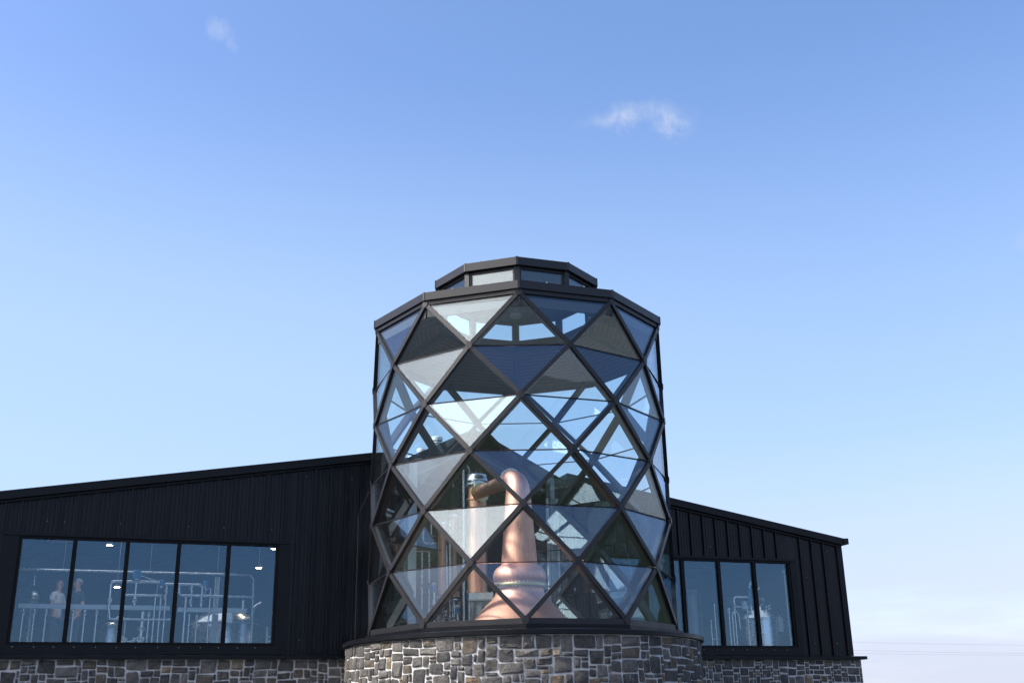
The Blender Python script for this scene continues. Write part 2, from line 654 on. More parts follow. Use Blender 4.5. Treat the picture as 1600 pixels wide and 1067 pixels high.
def build_land():
    mb = MB()
    n = 48
    rad = [0, 12, 30, 60, 120, 260, 600, 1500, 4000]
    vs = [(0, 0, 0)]
    for r_ in rad[1:]:
        for k in range(n):
            a = 2 * pi * k / n
            vs.append((r_ * cos(a), r_ * sin(a), 0))
    fs = [(0, 1 + k, 1 + (k + 1) % n) for k in range(n)]
    for i in range(len(rad) - 2):
        for k in range(n):
            a, b = 1 + i * n + k, 1 + i * n + (k + 1) % n
            fs.append((a, a + n, b + n, b))
    mb.add(vs, fs)
    structure(mb.build('ground', 'grass'))
    # tarmac forecourt
    mb = MB()
    pts = []
    for k in range(40):
        a = 2 * pi * k / 40
        w = 1 + 0.06 * sin(3 * a) + 0.04 * sin(5 * a + 1)
        pts.append((26 * w * cos(a), -14 + 20 * w * sin(a), 0.004))
    mb.add(pts, [tuple(range(40))])
    structure(mb.build('tarmac_forecourt', 'tarmac'))
    # unseen hills behind the camera and to the sides, shaped for the panes' reflections
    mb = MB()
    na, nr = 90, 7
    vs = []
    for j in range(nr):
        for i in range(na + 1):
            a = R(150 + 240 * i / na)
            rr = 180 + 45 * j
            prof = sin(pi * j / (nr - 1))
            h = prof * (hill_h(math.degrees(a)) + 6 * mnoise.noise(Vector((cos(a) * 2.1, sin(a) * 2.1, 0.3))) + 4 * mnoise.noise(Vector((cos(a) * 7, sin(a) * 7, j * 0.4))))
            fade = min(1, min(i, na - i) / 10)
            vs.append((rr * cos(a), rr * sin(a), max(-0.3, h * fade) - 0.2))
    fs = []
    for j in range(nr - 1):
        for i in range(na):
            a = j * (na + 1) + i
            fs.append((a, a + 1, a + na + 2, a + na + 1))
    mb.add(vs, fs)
    structure(mb.build('hills', 'brightened_hill', smooth=True))


build_land()

# ------------------------------------------------------------------ stonework


def pack(cols, rows, seed, sizes):
    """fill a grid with blocks of unequal size, like snecked rubble"""
    rng = random.Random(seed)
    used = [[False] * cols for _ in range(rows)]
    out = []
    for r_ in range(rows):
        for c in range(cols):
            if used[r_][c]:
                continue
            for _ in range(30):
                w, h = rng.choice(sizes)
                if c + w > cols or r_ + h > rows:
                    continue
                if any(used[r_ + y][c + x] for y in range(h) for x in range(w)):
                    continue
                break
            else:
                w = h = 1
                while c + w < cols and w < 4 and not used[r_][c + w]:
                    w += 1
                if r_ + 1 < rows and not any(used[r_ + 1][c + x] for x in range(w)):
                    h = 2
            for y in range(h):
                for x in range(w):
                    used[r_ + y][c + x] = True
            out.append((c, r_, w, h))
    return out


SIZES = ([(3, 2)] * 4 + [(4, 2)] * 6 + [(5, 2)] * 5 + [(6, 2)] * 2 + [(2, 2)] * 4 + [(3, 3)] * 5 + [(4, 3)] * 6 + [(5, 3)] * 5 + [(6, 3)] * 3
         + [(2, 3)] * 3 + [(4, 4)] * 2 + [(5, 4)] * 2 + [(3, 4)] * 1 + [(7, 3)] * 1 + [(3, 1)] * 2 + [(2, 1)] * 2)


def stone_shape(rng, u0, u1, v0, v1, warp, gap):
    """points (u, v, out) and faces of one split block"""
    g = gap * (0.7 + 0.6 * rng.random())
    w, h = u1 - u0, v1 - v0
    jit = min(w, h) * 0.10
    base = []
    corner = min(w, h) * (0.03 + 0.10 * rng.random() ** 1.5)
    cu, cv = (u0 + u1) / 2, (v0 + v1) / 2
    hw, hh = w / 2 - g, h / 2 - g
    ring = []
    for sx, sy in ((-1, -1), (1, -1), (1, 1), (-1, 1)):
        j = lambda: (rng.random() - 0.5) * 2 * jit
        cx, cy = cu + sx * hw + j() * 0.6 - sx * abs(j()) * 0.5, cv + sy * hh + j() * 0.6 - sy * abs(j()) * 0.5
        if sx * sy > 0:
            ring += [(cx, cy - sy * corner), (cx - sx * corner, cy)] if (sx, sy) == (1, 1) else [(cx, cy - sy * corner), (cx - sx * corner, cy)]
        else:
            ring += [(cx - sx * corner, cy), (cx, cy - sy * corner)]
    # order counter-clockwise starting lower left and add one uneven point per side
    pts = sorted(ring, key=lambda p: math.atan2((p[1] - cv) / h, (p[0] - cu) / w))
    full = []
    for i in range(len(pts)):
        a, b = pts[i], pts[(i + 1) % len(pts)]
        full.append(a)
        if math.hypot(a[0] - b[0], a[1] - b[1]) > 0.09:
            t_ = 0.35 + 0.3 * rng.random()
            mx, my = a[0] + (b[0] - a[0]) * t_, a[1] + (b[1] - a[1]) * t_
            k = (rng.random() - 0.45) * jit * 0.5
            full.append((mx + (cu - mx) / w * k, my + (cv - my) / h * k))
    n = len(full)
    proud = 0.012 + 0.014 * rng.random()
    tilt_u, tilt_v = (rng.random() - 0.5) * 0.03, (rng.random() - 0.5) * 0.03
    vs = []
    for (u, v) in full:
        du, dv = warp(u, v)
        vs.append((u + du, v + dv, -0.035))
    for (u, v) in full:
        du, dv = warp(u, v)
        k = 0.968
        vs.append((cu + (u - cu) * k + du, cv + (v - cv) * k + dv, proud * 0.55 + rng.random() * 0.004))
    for (u, v) in full:
        du, dv = warp(u, v)
        k = 0.66 + 0.1 * rng.random()
        vs.append((cu + (u - cu) * k + du, cv + (v - cv) * k + dv,
                   proud + (rng.random() - 0.4) * 0.010 + (u - cu) / w * tilt_u + (v - cv) / h * tilt_v))
    du, dv = warp(cu, cv)
    vs.append((cu + du, cv + dv, proud + (rng.random() - 0.3) * 0.012))
    fs = []
    for ringi in (0, 1):
        for i in range(n):
            a, b = ringi * n + i, ringi * n + (i + 1) % n
            fs.append((a, b, b + n, a + n))
    for i in range(n):
        fs.append((2 * n + i, 2 * n + (i + 1) % n, 3 * n))
    return vs, fs


def stonework(parent, length, z0, z1, place, seed, single, unit=0.062, off=0.0):
    """blocks over a strip; place(u, v, out) gives the 3d point; single(u, v) says which become pieces of their own"""
    rng = random.Random(seed * 31 + 5)
    cols, rows = int(round(length / unit)), int(round((z1 - z0) / unit))
    uu, vv = length / cols, (z1 - z0) / rows

    def warp(u, v):
        a = mnoise.noise(Vector((u * 1.3, v * 1.9, seed))) * 0.028
        b = mnoise.noise(Vector((u * 1.6, v * 2.3, seed + 9.5))) * 0.036
        e = min(1.0, (z1 - v) / 0.12, (v - z0) / 0.12)
        return a, b * max(0, e)

    rest = MB()
    for (c, r_, w, h) in pack(cols, rows, seed, SIZES):
        u0, u1, v0, v1 = c * uu, (c + w) * uu, z1 - (r_ + h) * vv, z1 - r_ * vv
        vs, fs = stone_shape(rng, u0, u1, v0, v1, warp, 0.0072)
        P = [place(off + u, v, o_) for u, v, o_ in vs]
        if single(off + (u0 + u1) / 2, (v0 + v1) / 2):
            mb = MB().add(P, fs)
            mb.build('stone', 'stone', parent, smooth=True, angle=R(28))
        else:
            rest.add(P, fs)
    if rest.v:
        o = rest.build('lower_stonework', 'stone', parent, smooth=True, angle=R(28))
        o['kind'] = 'stuff'


# ------------------------------------------------------------------ the glass tower
PHI = R(0.9735)
TR = 2.7
ZL = [3.012 + 0.881 * i for i in range(7)]
A_OPEN = R(200.25)


def tp(a, r_, z):
    return Vector((r_ * sin(a), -r_ * cos(a), z))


def tdir(a):
    return Vector((sin(a), -cos(a), 0))


def ang(l, k):
    return PHI + R(36 * k + (18 if l % 2 else 0))


def node(l, k):
    return tp(ang(l, k), TR, ZL[l])


def in_opening(a, z):
    da = (a - A_OPEN + pi) % (2 * pi) - pi
    s = TR * sin(da)
    top = 7.15 - 0.5 * abs(s)
    return abs(s) < 1.5 and z < top and cos(da) > 0


def build_tower():
    T = empty('glass_tower')
    tag(T, 'ten sided glass tower with a diamond lattice frame on a round stone base', 'tower')
    # stone drum
    RD = 3.015
    drum = MB()
    n = 120
    prof = [(RD, 0.0), (RD, 2.78), (2.70, 2.78), (2.70, 1.9), (0.02, 1.9)]
    vs, fs = [], []
    for r_, z in prof:
        for k in range(n):
            a = 2 * pi * k / n
            vs.append((r_ * cos(a), r_ * sin(a), z))
    for i in range(len(prof) - 1):
        for k in range(n):
            a, b = i * n + k, i * n + (k + 1) % n
            fs.append((a, b, b + n, a + n))
    drum.add(vs, fs)
    base = drum.build('stone_base', 'mortar', T)
    A0 = R(-125)

    def place(u, v, o_):
        return tp(A0 + u / RD, RD + o_, v)
    stonework(base, RD * R(250), 0.0, 2.775, place, 11,
              lambda u, v: v > 1.98 and abs(A0 + u / RD) < R(88), 0.061)

    # ledge: pressed metal capping, sloping flashing and kerb frame
    mb = MB()
    mb.lathe([(2.62, 2.785), (3.085, 2.785), (3.085, 2.845), (3.07, 2.853), (2.62, 2.90)], 120)
    mb.build('ledge', 'flashing', T, smooth=True, angle=R(25))
    for k in range(10):
        a, b = ang(0, k), ang(0, k + 1)
        mid = (a + b) / 2
        if in_opening(mid, 3.0):
            continue
        mb = MB()
        mb.beam(tp(a, 2.755, 2.905), tp(b, 2.755, 2.905), tdir(mid), 0.09, 0.2)
        mb.build('kerb', 'flashing', T)
        mb = MB()
        mb.beam(node(0, k) + Vector((0, 0, -0.012)), node(0, k + 1) + Vector((0, 0, -0.012)), tdir(mid), 0.085, 0.16)
        mb.build('base_rail', 'tower_frame', T)
    # diagonal members and their node plates
    for l in range(6):
        for k in range(10):
            for s in (0, 1):
                if l % 2 == 0:
                    k2 = k - s
                else:
                    k2 = k + s
                p, q = node(l, k), node(l + 1, k2)
                a1, a2 = ang(l, k), ang(l + 1, k2)
                am = (a1 + a2) / 2
                if in_opening(am, (p.z + q.z) / 2):
                    continue
                mb = MB()
                mb.beam(p, q, tdir(am), 0.070, 0.17)
                mb.build('frame_bar', 'tower_frame', T)
    for l in range(7):
        for k in range(10):
            a = ang(l, k)
            if in_opening(a, ZL[l]):
                continue
            p = node(l, k)
            nrm = tdir(a)
            sx = Vector((cos(a), sin(a), 0))
            mb = MB()
            poly = [p + sx * (0.058 * cos(t_)) + Vector((0, 0, 0.066 * sin(t_))) + nrm * 0.006 for t_ in [R(45 * i) for i in range(8)]]
            mb.prism(poly, -nrm * 0.17)
            mb.build('node_plate', 'tower_frame', T)
    # panes
    for l in range(6):
        for k in range(10):
            for kind in (0, 1):
                if kind == 0:      # base below, point up
                    ka = k if l % 2 == 0 else k + 1
                    tri = [node(l, k), node(l, k + 1), node(l + 1, ka)]
                    am = ang(l + 1, ka)
                else:              # point down
                    kb = k if l % 2 == 1 else k + 1
                    tri = [node(l + 1, k), node(l + 1, k + 1), node(l, kb)]
                    am = ang(l, kb)
                zc = sum(p.z for p in tri) / 3
                if in_opening(am, zc):
                    continue
                c = (tri[0] + tri[1] + tri[2]) / 3
                nrm = (tri[1] - tri[0]).cross(tri[2] - tri[0]).normalized()
                if nrm.dot(tdir(am)) < 0:
                    nrm = -nrm
                rin = 0.010
                # inset each corner towards the incentre
                la, lb, lc = (tri[1] - tri[2]).length, (tri[0] - tri[2]).length, (tri[0] - tri[1]).length
                per = la + lb + lc
                inc = (tri[0] * la + tri[1] * lb + tri[2] * lc) / per
                area = (tri[1] - tri[0]).cross(tri[2] - tri[0]).length / 2
                rr = 2 * area / per
                ins = [inc + (p - inc) * (1 - rin / rr) - nrm * 0.03 for p in tri]
                ins = [p + nrm * random.uniform(-0.004, 0.004) for p in ins]
                mb = MB().prism(ins, -nrm * 0.018)
                mb.build('pane', 'tower_glass', T)
                if kind == 0 and l > 0:
                    mb = MB()
                    mb.beam(tri[0], tri[1], tdir(am), 0.010, 0.05, -0.022)
                    mb.build('gasket', 'gasket', T)
    # head rail, fascia and roof
    for k in range(10):
        a, b = ang(6, k), ang(6, k + 1)
        mid = (a + b) / 2
        mb = MB()
        mb.beam(tp(a, TR, ZL[6] + 0.02), tp(b, TR, ZL[6] + 0.02), tdir(mid), 0.085, 0.16)
        mb.build('head_rail', 'tower_frame', T)
        mb = MB()
        poly = [tp(a, 2.738, 8.350), tp(b, 2.738, 8.350), tp(b, 2.738, 8.490), tp(a, 2.738, 8.490)]
        mb.prism(poly, -tdir(mid) * 0.10)
        mb.build('fascia', 'tower_fascia', T)
        mb = MB()
        mb.beam(tp(a, 2.741, 8.347), tp(a, 2.741, 8.496), tdir(a), 0.035, 0.02)
        mb.build('fascia_joint', 'tower_fascia', T)
        # roof plate and boarded ceiling
        mb = MB()
        mb.prism([tp(a, 2.70, 8.475), tp(b, 2.70, 8.475), tp(b, 1.52, 8.80), tp(a, 1.52, 8.80)], (0, 0, -0.05))
        mb.build('roof_plate', 'tower_fascia', T)
        # ceiling panel: own frame so that the boards run round the tower
        pm = (tp(a, 2.6, 8.19) + tp(b, 2.6, 8.19)) / 2
        ex = (tp(b, 1, 0) - tp(a, 1, 0)).normalized()
        qm = (tp(a, 1.5, 8.72) + tp(b, 1.5, 8.72)) / 2
        ey = (qm - pm).normalized()
        ez = ex.cross(ey)
        fr = Matrix((ex, ey, ez)).transposed().to_4x4()
        fr.translation = pm
        inv = fr.inverted()
        mb = MB()
        pts = [inv @ p for p in (tp(a, 2.6, 8.19), tp(b, 2.6, 8.19), tp(b, 1.5, 8.72), tp(a, 1.5, 8.72))]
        mb.prism(pts, (0, 0, 0.02))
        o = mb.build('ceiling_board', 'timber', T)
        o.matrix_local = fr
        mb = MB()
        mb.beam(tp(a, 2.58, 8.185), tp(a, 1.5, 8.705), (0, 0, -1), 0.075, 0.12, 0.10)
        mb.build('rafter', 'interior_dark', T)
        mb = MB()
        mb.beam(tp(a, 2.60, 8.14), tp(b, 2.60, 8.14), -tdir(mid), 0.16, 0.06)
        mb.build('ring_beam', 'interior_dark', T)
    # lantern
    RL = 1.55
    for k in range(10):
        a, b = ang(6, k), ang(6, k + 1)
        mid = (a + b) / 2
        mb = MB().prism([tp(a, RL, 8.66), tp(b, RL, 8.66), tp(b, RL, 8.83), tp(a, RL, 8.83)], -tdir(mid) * 0.1)
        mb.build('lantern_kerb', 'tower_fascia', T)
        mb = MB().beam(tp(a, RL - 0.01, 8.82), tp(a, RL - 0.01, 9.25), tdir(a), 0.10, 0.11)
        mb.build('lantern_post', 'tower_frame', T)
        pa, pb = tp(a, RL - 0.03, 0), tp(b, RL - 0.03, 0)
        ex = (pb - pa).normalized()
        pa, pb = pa + ex * 0.055, pb - ex * 0.055
        z0, z1 = 8.84, 9.23
        V = Vector
        frm = MB()
        for q0, q1 in ((pa + V((0, 0, z0)), pb + V((0, 0, z0))), (pa + V((0, 0, z1)), pb + V((0, 0, z1))),
                       (pa + V((0, 0, z0)), pa + V((0, 0, z1))), (pb + V((0, 0, z0)), pb + V((0, 0, z1)))):
            frm.beam(q0, q1, tdir(mid), 0.05, 0.06, 0.004)
        w_ = frm.build('lantern_window', 'tower_frame', T)
        pn = MB().prism([pa + ex * 0.02 + V((0, 0, z0 + .02)), pb - ex * 0.02 + V((0, 0, z0 + .02)), pb - ex * 0.02 + V((0, 0, z1 - .02)), pa + ex * 0.02 + V((0, 0, z1 - .02))],
                        -tdir(mid) * 0.018)
        pn.v = [p - tdir(mid) * 0.02 for p in pn.v]
        pn.build('pane', 'tower_glass', w_)
        mb = MB().prism([tp(a, 1.60, 9.255), tp(b, 1.60, 9.255), tp(b, 1.60, 9.405), tp(a, 1.60, 9.405)], -tdir(mid) * 0.12)
        mb.build('lantern_fascia', 'tower_fascia', T)
        mb = MB().beam(tp(a, 1.603, 9.252), tp(a, 1.603, 9.412), tdir(a), 0.035, 0.02)
        mb.build('fascia_joint', 'tower_fascia', T)
        mb = MB()
        mb.prism([tp(a, 1.57, 9.39), tp(b, 1.57, 9.39), Vector((0, 0, 9.50))], (0, 0, -0.03))
        mb.build('lantern_roof', 'tower_fascia', T)
        mb = MB()
        mb.prism([tp(a, 1.48, 9.27), tp(b, 1.48, 9.27), Vector((0, 0, 9.30))], (0, 0, 0.02))
        mb.build('lantern_ceiling', 'grey_paint', T)
    # small fixing studs along the top edges
    for k in range(10):
        for t_ in (0.3, 0.7):
            for rr, zz_ in ((1.58, 9.405), (2.71, 8.490)):
                p = tp(ang(6, k), rr, zz_).lerp(tp(ang(6, k + 1), rr, zz_), t_)
                MB().cyl(p, 0.012, 0, 0.022, 6).build('stud', 'galv', T)
    return T


build_tower()

# ------------------------------------------------------------------ the hall
SP = -0.65            # ridge position along the wall


def roof_z(s):
    return 6.88 - 0.167 * abs(s - SP)


WIN_L = (-8.37, -3.90)
WIN_R = (2.80, 7.22)
WZ0, WZ1 = 2.945, 4.785
SL, SR = -9.9, 8.60
OPL, OPR = -1.42, 1.70


def wall_piece(mb, s0, s1, y0, y1, zb, zt=None):
    t0 = (roof_z(s0) - 0.16) if zt is None else zt
    t1 = (roof_z(s1) - 0.16) if zt is None else zt
    mb.prism([(s0, y0, zb), (s1, y0, zb), (s1, y0, t1), (s0, y0, t0)], (0, y1 - y0, 0))


def build_hall():
    Hh = hall_empty('hall_building')
    tag(Hh, 'low black metal clad hall with a shallow gable and long strip windows', 'building')
    # structural wall behind the cladding
    for s0, s1 in ((SL, WIN_L[0] - 0.02), (WIN_L[1] + 0.02, OPL), (OPR, WIN_R[0] - 0.02), (WIN_R[1] + 0.02, SR)):
        mb = MB()
        wall_piece(mb, s0, s1, 0.012, 0.22, 2.66)
        mb.build('front_wall', 'interior_dark', Hh)
    for s0, s1 in ((WIN_L[0] - 0.02, WIN_L[1] + 0.02), (WIN_R[0] - 0.02, WIN_R[1] + 0.02)):
        s0 += 0.003
        s1 -= 0.003
        for zb, zt in ((WZ1 + 0.02, None), (2.66, WZ0 - 0.02)):
            mb = MB()
            wall_piece(mb, s0, s1, 0.012, 0.22, zb, zt)
            mb.build('front_wall', 'interior_dark', Hh)
    for a_, b_ in ((SL, SL + 0.2), (SR - 0.2, SR)):
        MB().box(a_, b_, 0.225, 14, 0, 5.3).build('side_wall', 'interior_wall', Hh)
    for s0, s1 in ((SL, SP), (SP, SR)):
        mb = MB()
        wall_piece(mb, s0, s1, 13.8, 14, 0)
        mb.build('back_wall', 'interior_wall', Hh)
    mb = MB()
    mb.box(SL + 0.2, SR - 0.2, 0.225, 13.8, 2.75, 2.98)
    mb.build('hall_floor', 'concrete_floor', Hh)
    # roof slabs
    def slab(s0, s1, y0, y1, name='roof', th=0.15):
        mb_ = MB()
        mb_.prism([(s0, y0, roof_z(s0) - th), (s1, y0, roof_z(s1) - th), (s1, y0, roof_z(s1)), (s0, y0, roof_z(s0))], (0, y1 - y0, 0))
        return mb_.build(name, 'flashing', Hh)
    for s0, s1, h0, h1, g0, g1 in ((SL - 0.06, -1.95, -8.2, -4.4, 0.9, 5.6), (1.95, SR + 0.035, 4.9, 7.9, 0.5, 3.4)):
        slab(s0, h0, -0.12, 14.1)
        slab(h1, s1, -0.12, 14.1)
        slab(h0 + 0.001, h1 - 0.001, -0.12, g0)
        slab(h0 + 0.001, h1 - 0.001, g1, 14.1)
        n_ = 5
        for i in range(n_):
            a_, b_ = h0 + (h1 - h0) * i / n_, h0 + (h1 - h0) * (i + 1) / n_
            mb_ = MB()
            mb_.prism([(a_ + 0.02, g0, roof_z(a_) - 0.06), (b_ - 0.02, g0, roof_z(b_) - 0.06), (b_ - 0.02, g0, roof_z(b_) - 0.045), (a_ + 0.02, g0, roof_z(a_) - 0.045)], (0, g1 - g0, 0))
            mb_.build('added_rooflight', 'added_rooflight', Hh)  # added out of view to light the equipment behind the windows
            MB().box(b_ - 0.025, b_ + 0.025, g0, g1, roof_z(b_) - 0.14, roof_z(b_) - 0.065).build('purlin', 'grey_paint', Hh)
    slab(-1.948, SP, 2.6, 14.1)
    slab(SP + 0.002, 1.948, 2.6, 14.1)
    # under-fascia trim
    for s0, s1 in ((SL, -1.95), (1.95, SR)):
        mb = MB()
        mb.prism([(s0, -0.055, roof_z(s0) - 0.20), (s1, -0.055, roof_z(s1) - 0.20), (s1, -0.055, roof_z(s1) - 0.152), (s0, -0.055, roof_z(s0) - 0.152)], (0, 0.06, 0))
        mb.build('verge_trim', 'flashing', Hh)
    # eaves gutter ends
    for s in (SL - 0.11, SR + 0.085):
        mb = MB()
        mb.box(s - 0.045, s + 0.045, -0.16, 14.1, roof_z(SR) - 0.14, roof_z(SR) - 0.01)
        mb.build('gutter', 'flashing', Hh)
    # porch gable over the opening to the tower
    for sg in (-1, 1):
        mb = MB()
        x1 = sg * 1.95
        z1 = 7.33 - 0.5 * 1.95
        x0 = 0.002 * sg
        mb.prism([(x0, 0.12, 7.33), (x1, 0.12, z1), (x1, 0.12, z1 - 0.13), (x0, 0.12, 7.33 - 0.13)], (0, 2.9, 0))
        mb.build('porch_roof', 'flashing', Hh)
        # steel rafter under it
        mb = MB()
        mb.prism([(x0, 0.5, 7.10), (sg * 1.62, 0.5, 7.10 - 0.81), (sg * 1.62, 0.5, 6.12), (x0, 0.5, 6.93)], (0, 0.10, 0))
        mb.build('rafter', 'grey_paint', Hh)
        mb = MB()
        mb.prism([(x0, 0.42, 6.935), (sg * 1.62, 0.42, 6.125), (sg * 1.62, 0.42, 6.10), (x0, 0.42, 6.91)], (0, 0.26, 0))
        mb.build('rafter_flange', 'galv', Hh)
    mb = MB()
    mb.tube(rounded([(-0.25, 0.40, 6.98), (0.2, 0.40, 6.92), (0.75, 0.41, 6.68), (1.2, 0.41, 6.42)], 0.2), 0.011, 6)
    mb.build('cable', 'red_cable', Hh, True)
    mb = MB()
    mb.prism([(-1.94, 2.92, 6.2), (1.94, 2.92, 6.2), (1.94, 2.92, 6.35), (0, 2.92, 7.2), (-1.94, 2.92, 6.35)], (0, 0.08, 0))
    mb.build('porch_back', 'interior_dark', Hh)
    # door posts of the opening
    for s0, s1 in ((-1.41, -1.25), (1.60, 1.69)):
        mb = MB()
        zt = 7.33 - 0.5 * max(abs(s0), abs(s1)) - 0.14
        mb.box(s0, s1, -0.02, 0.24, 2.6, zt)
        mb.build('post', 'galv', Hh)
    # electrical box on the left post
    mb = MB().box(-1.43, -1.26, -0.075, -0.025, 5.80, 6.22)
    bx = mb.build('switch_box', 'galv', Hh)
    for i in range(2):
        for j in range(2):
            q = MB()
            q.lathe([(0.022, 0), (0.022, 0.012), (0.012, 0.014)], 10)
            q.v = [Vector((-1.385 + 0.075 * i, -0.076 - p.z, 6.12 - 0.09 * j + p.y)) for p in q.v]
            q.build('switch', 'interior_dark', bx)
    # cladding panels, one by one
    def panel(x0, x1, zb, zt=None):
        if x1 - x0 < 0.02:
            return
        prof = [(x0, 0.0)]
        if x1 - x0 > 0.2:
            prof = [(x0 + 0.002, 0.0), (x0 + 0.003, -0.045), (x0 + 0.027, -0.045), (x0 + 0.028, 0.0)]
            w = x1 - x0 - 0.025
            for t_ in (0.25, 0.5, 0.75):
                c = x0 + 0.025 + w * t_
                prof += [(c - 0.014, 0.0), (c - 0.008, -0.006), (c + 0.008, -0.006), (c + 0.014, 0.0)]
            prof += [(x1 - 0.002, 0.0)]
        else:
            prof = [(x0 + 0.002, 0.0), (x1 - 0.002, 0.0)]
        mb_ = MB()
        vs, fs = [], []
        n = len(prof)
        for (x, y) in prof:
            vs.append((x, y, zb))
        for (x, y) in prof:
            vs.append((x, y, (roof_z(x) - 0.198) if zt is None else zt))
        for (x, y) in prof:
            vs.append((x, 0.010, zb))
        for (x, y) in prof:
            vs.append((x, 0.010, (roof_z(x) - 0.198) if zt is None else zt))
        for i in range(n - 1):
            fs.append((i, i + 1, n + i + 1, n + i))
        fs.append((0, n, 3 * n, 2 * n))
        fs.append((n - 1, 3 * n - 1, 4 * n - 1, 2 * n - 1))
        for i in range(n - 1):
            fs.append((i + 1, i, 2 * n + i, 2 * n + i + 1))
            fs.append((n + i, n + i + 1, 3 * n + i + 1, 3 * n + i))
        mb_.add(vs, fs)
        o = mb_.build('cladding_panel', 'cladding', Hh)
        o.rotation_euler = (0, 0, 0)

    pitch = 0.30
    cuts = [(WIN_L[0] - 0.30, WIN_L[1] + 0.22), (WIN_R[0] - 0.05, WIN_R[1] + 0.16)]
    x = SL
    while x < SR - 0.13 - 1e-6:
        x1 = min(x + pitch, SR - 0.13)
        segs = [(x, x1)]
        for c0, c1 in cuts:
            new = []
            for a, b in segs:
                pts = [a] + [c for c in (c0, c1) if a + 1e-6 < c < b - 1e-6] + [b]
                new += list(zip(pts[:-1], pts[1:]))
            segs = new
        for a, b in segs:
            mid = (a + b) / 2
            if OPL - 0.02 < mid < OPR + 0.02:
                continue
            if any(c0 < mid < c1 for c0, c1 in cuts):
                panel(a, b, WZ1 + 0.055)
            else:
                panel(a, b, 2.79)
        x = x1
    # corner trim
    for s0, s1 in ((SR - 0.128, SR + 0.012), (SL - 0.012, SL + 0.06)):
        mb = MB()
        mb.prism([(s0, -0.04, 2.79), (s1, -0.04, 2.79), (s1, -0.04, roof_z(s1) - 0.2), (s0, -0.04, roof_z(s0) - 0.2)], (0, 0.05, 0))
        mb.build('corner_trim', 'flashing', Hh)
    # windows
    for (w0, w1), sgn in ((WIN_L, 0), (WIN_R, 1)):
        fr = MB()
        fr.box(w0, w1, -0.012, 0.12, WZ0, WZ0 + 0.05)
        fr.box(w0, w1, -0.012, 0.12, WZ1 - 0.045, WZ1)
        fr.box(w0, w0 + 0.05, -0.010, 0.118, WZ0 + 0.05, WZ1 - 0.045)
        fr.box(w1 - 0.05, w1, -0.010, 0.118, WZ0 + 0.05, WZ1 - 0.045)
        win = fr.build('window', 'window_frame', Hh)
        n = 5
        xs = [w0 + 0.025 + (w1 - w0 - 0.05) * i / n for i in range(n + 1)]
        for i in range(1, n):
            MB().box(xs[i] - 0.037, xs[i] + 0.037, -0.008, 0.115, WZ0 + 0.05, WZ1 - 0.045).build('mullion', 'window_frame', win)
        for i in range(n):
            t_ = 0.0015 * ((i * 7) % 3 - 1)
            mb = MB()
            mb.prism([(xs[i] + 0.02, 0.035 + t_, WZ0 + 0.03), (xs[i + 1] - 0.02, 0.035 - t_, WZ0 + 0.03), (xs[i + 1] - 0.02, 0.035 - t_, WZ1 - 0.02), (xs[i] + 0.02, 0.035 + t_, WZ1 - 0.02)],
                     (0, 0.02, 0))
            mb.build('pane', 'hall_glass', win)
        # flashings round it
        mb = MB()
        mb.box(w0 - 0.28 if not sgn else w0 - 0.04, w1 + 0.20 if not sgn else w1 + 0.15, -0.045, 0.008, WZ1 + 0.002, WZ1 + 0.05)
        mb.build('window_head', 'flashing', Hh)
        mb = MB()
        mb.box(w0 - 0.28 if not sgn else w0 - 0.04, w1 + 0.20 if not sgn else w1 + 0.15, -0.030, 0.008, 2.795, WZ0 - 0.002)
        mb.build('window_apron', 'flashing', Hh)
        for a, b in (((w0 - 0.28, w0 - 0.003), (w1 + 0.003, w1 + 0.20)) if not sgn else ((w1 + 0.003, w1 + 0.15),)):
            MB().box(a, b, -0.025, 0.008, WZ0, WZ1).build('window_jamb', 'flashing', Hh)
        sx = w0 + 0.1
        while sx < w1:
            q = MB().box(sx - 0.006, sx + 0.006, -0.036, -0.028, WZ0 - 0.040, WZ0 - 0.028)
            q.build('screw', 'galv', win)
            sx += 0.31 + 0.06 * random.random()
    # screws dotted over the cladding
    rng = random.Random(3)
    mb = MB()
    for s in [SL + 0.15 + 0.3 * i for i in range(62)]:
        for z in (3.05, 3.75, 4.45, 5.05, 5.6, 6.1):
            if z > roof_z(s) - 0.3 or rng.random() < 0.78 or OPL - .1 < s < OPR + .1:
                continue
            if (WIN_L[0] - 0.3 < s < WIN_L[1] + 0.25 or WIN_R[0] < s < WIN_R[1] + 0.16) and z < WZ1 + 0.1:
                continue
            s_ = s + (rng.random() - 0.5) * 0.05
            mb.box(s_ - 0.005, s_ + 0.005, -0.014, 0.0, z - 0.005, z + 0.005)
    o = mb.build('screw_fixings', 'galv', Hh)
    o['kind'] = 'stuff'
    # stone plinth with its metal ledge
    PL, PR = -10.15, 8.66
    for s0, s1, nm in ((PL - 0.1, -1.9, 'ledge'), (1.9, PR + 0.11, 'ledge')):
        mb = MB()
        mb.prism([(s0, -0.285, 2.705), (s0, -0.285, 2.765), (s0, -0.275, 2.772), (s0, 0.0, 2.788), (s0, 0.0, 2.705)], (s1 - s0, 0, 0))
        mb.build(nm, 'flashing', Hh)
    mb = MB()
    mb.box(PL, -1.7, -0.195, 0.2, 0, 2.70)
    pl = mb.build('stone_plinth', 'mortar', Hh)
    mb = MB()
    mb.box(1.7, PR, -0.195, 0.2, 0, 2.70)
    pr_ = mb.build('stone_plinth', 'mortar', Hh)

    def place(u, v, o_):
        return Vector((u, -0.195 - o_, v))
    stonework(pl, 10.15 - 2.3, 0, 2.70, place, 23, lambda u, v: v > 2.2 and -8.9 < u < -2.6, 0.059, PL)
    stonework(pr_, PR - 2.3, 0, 2.70, place, 37, lambda u, v: v > 2.14, 0.053, 2.3)
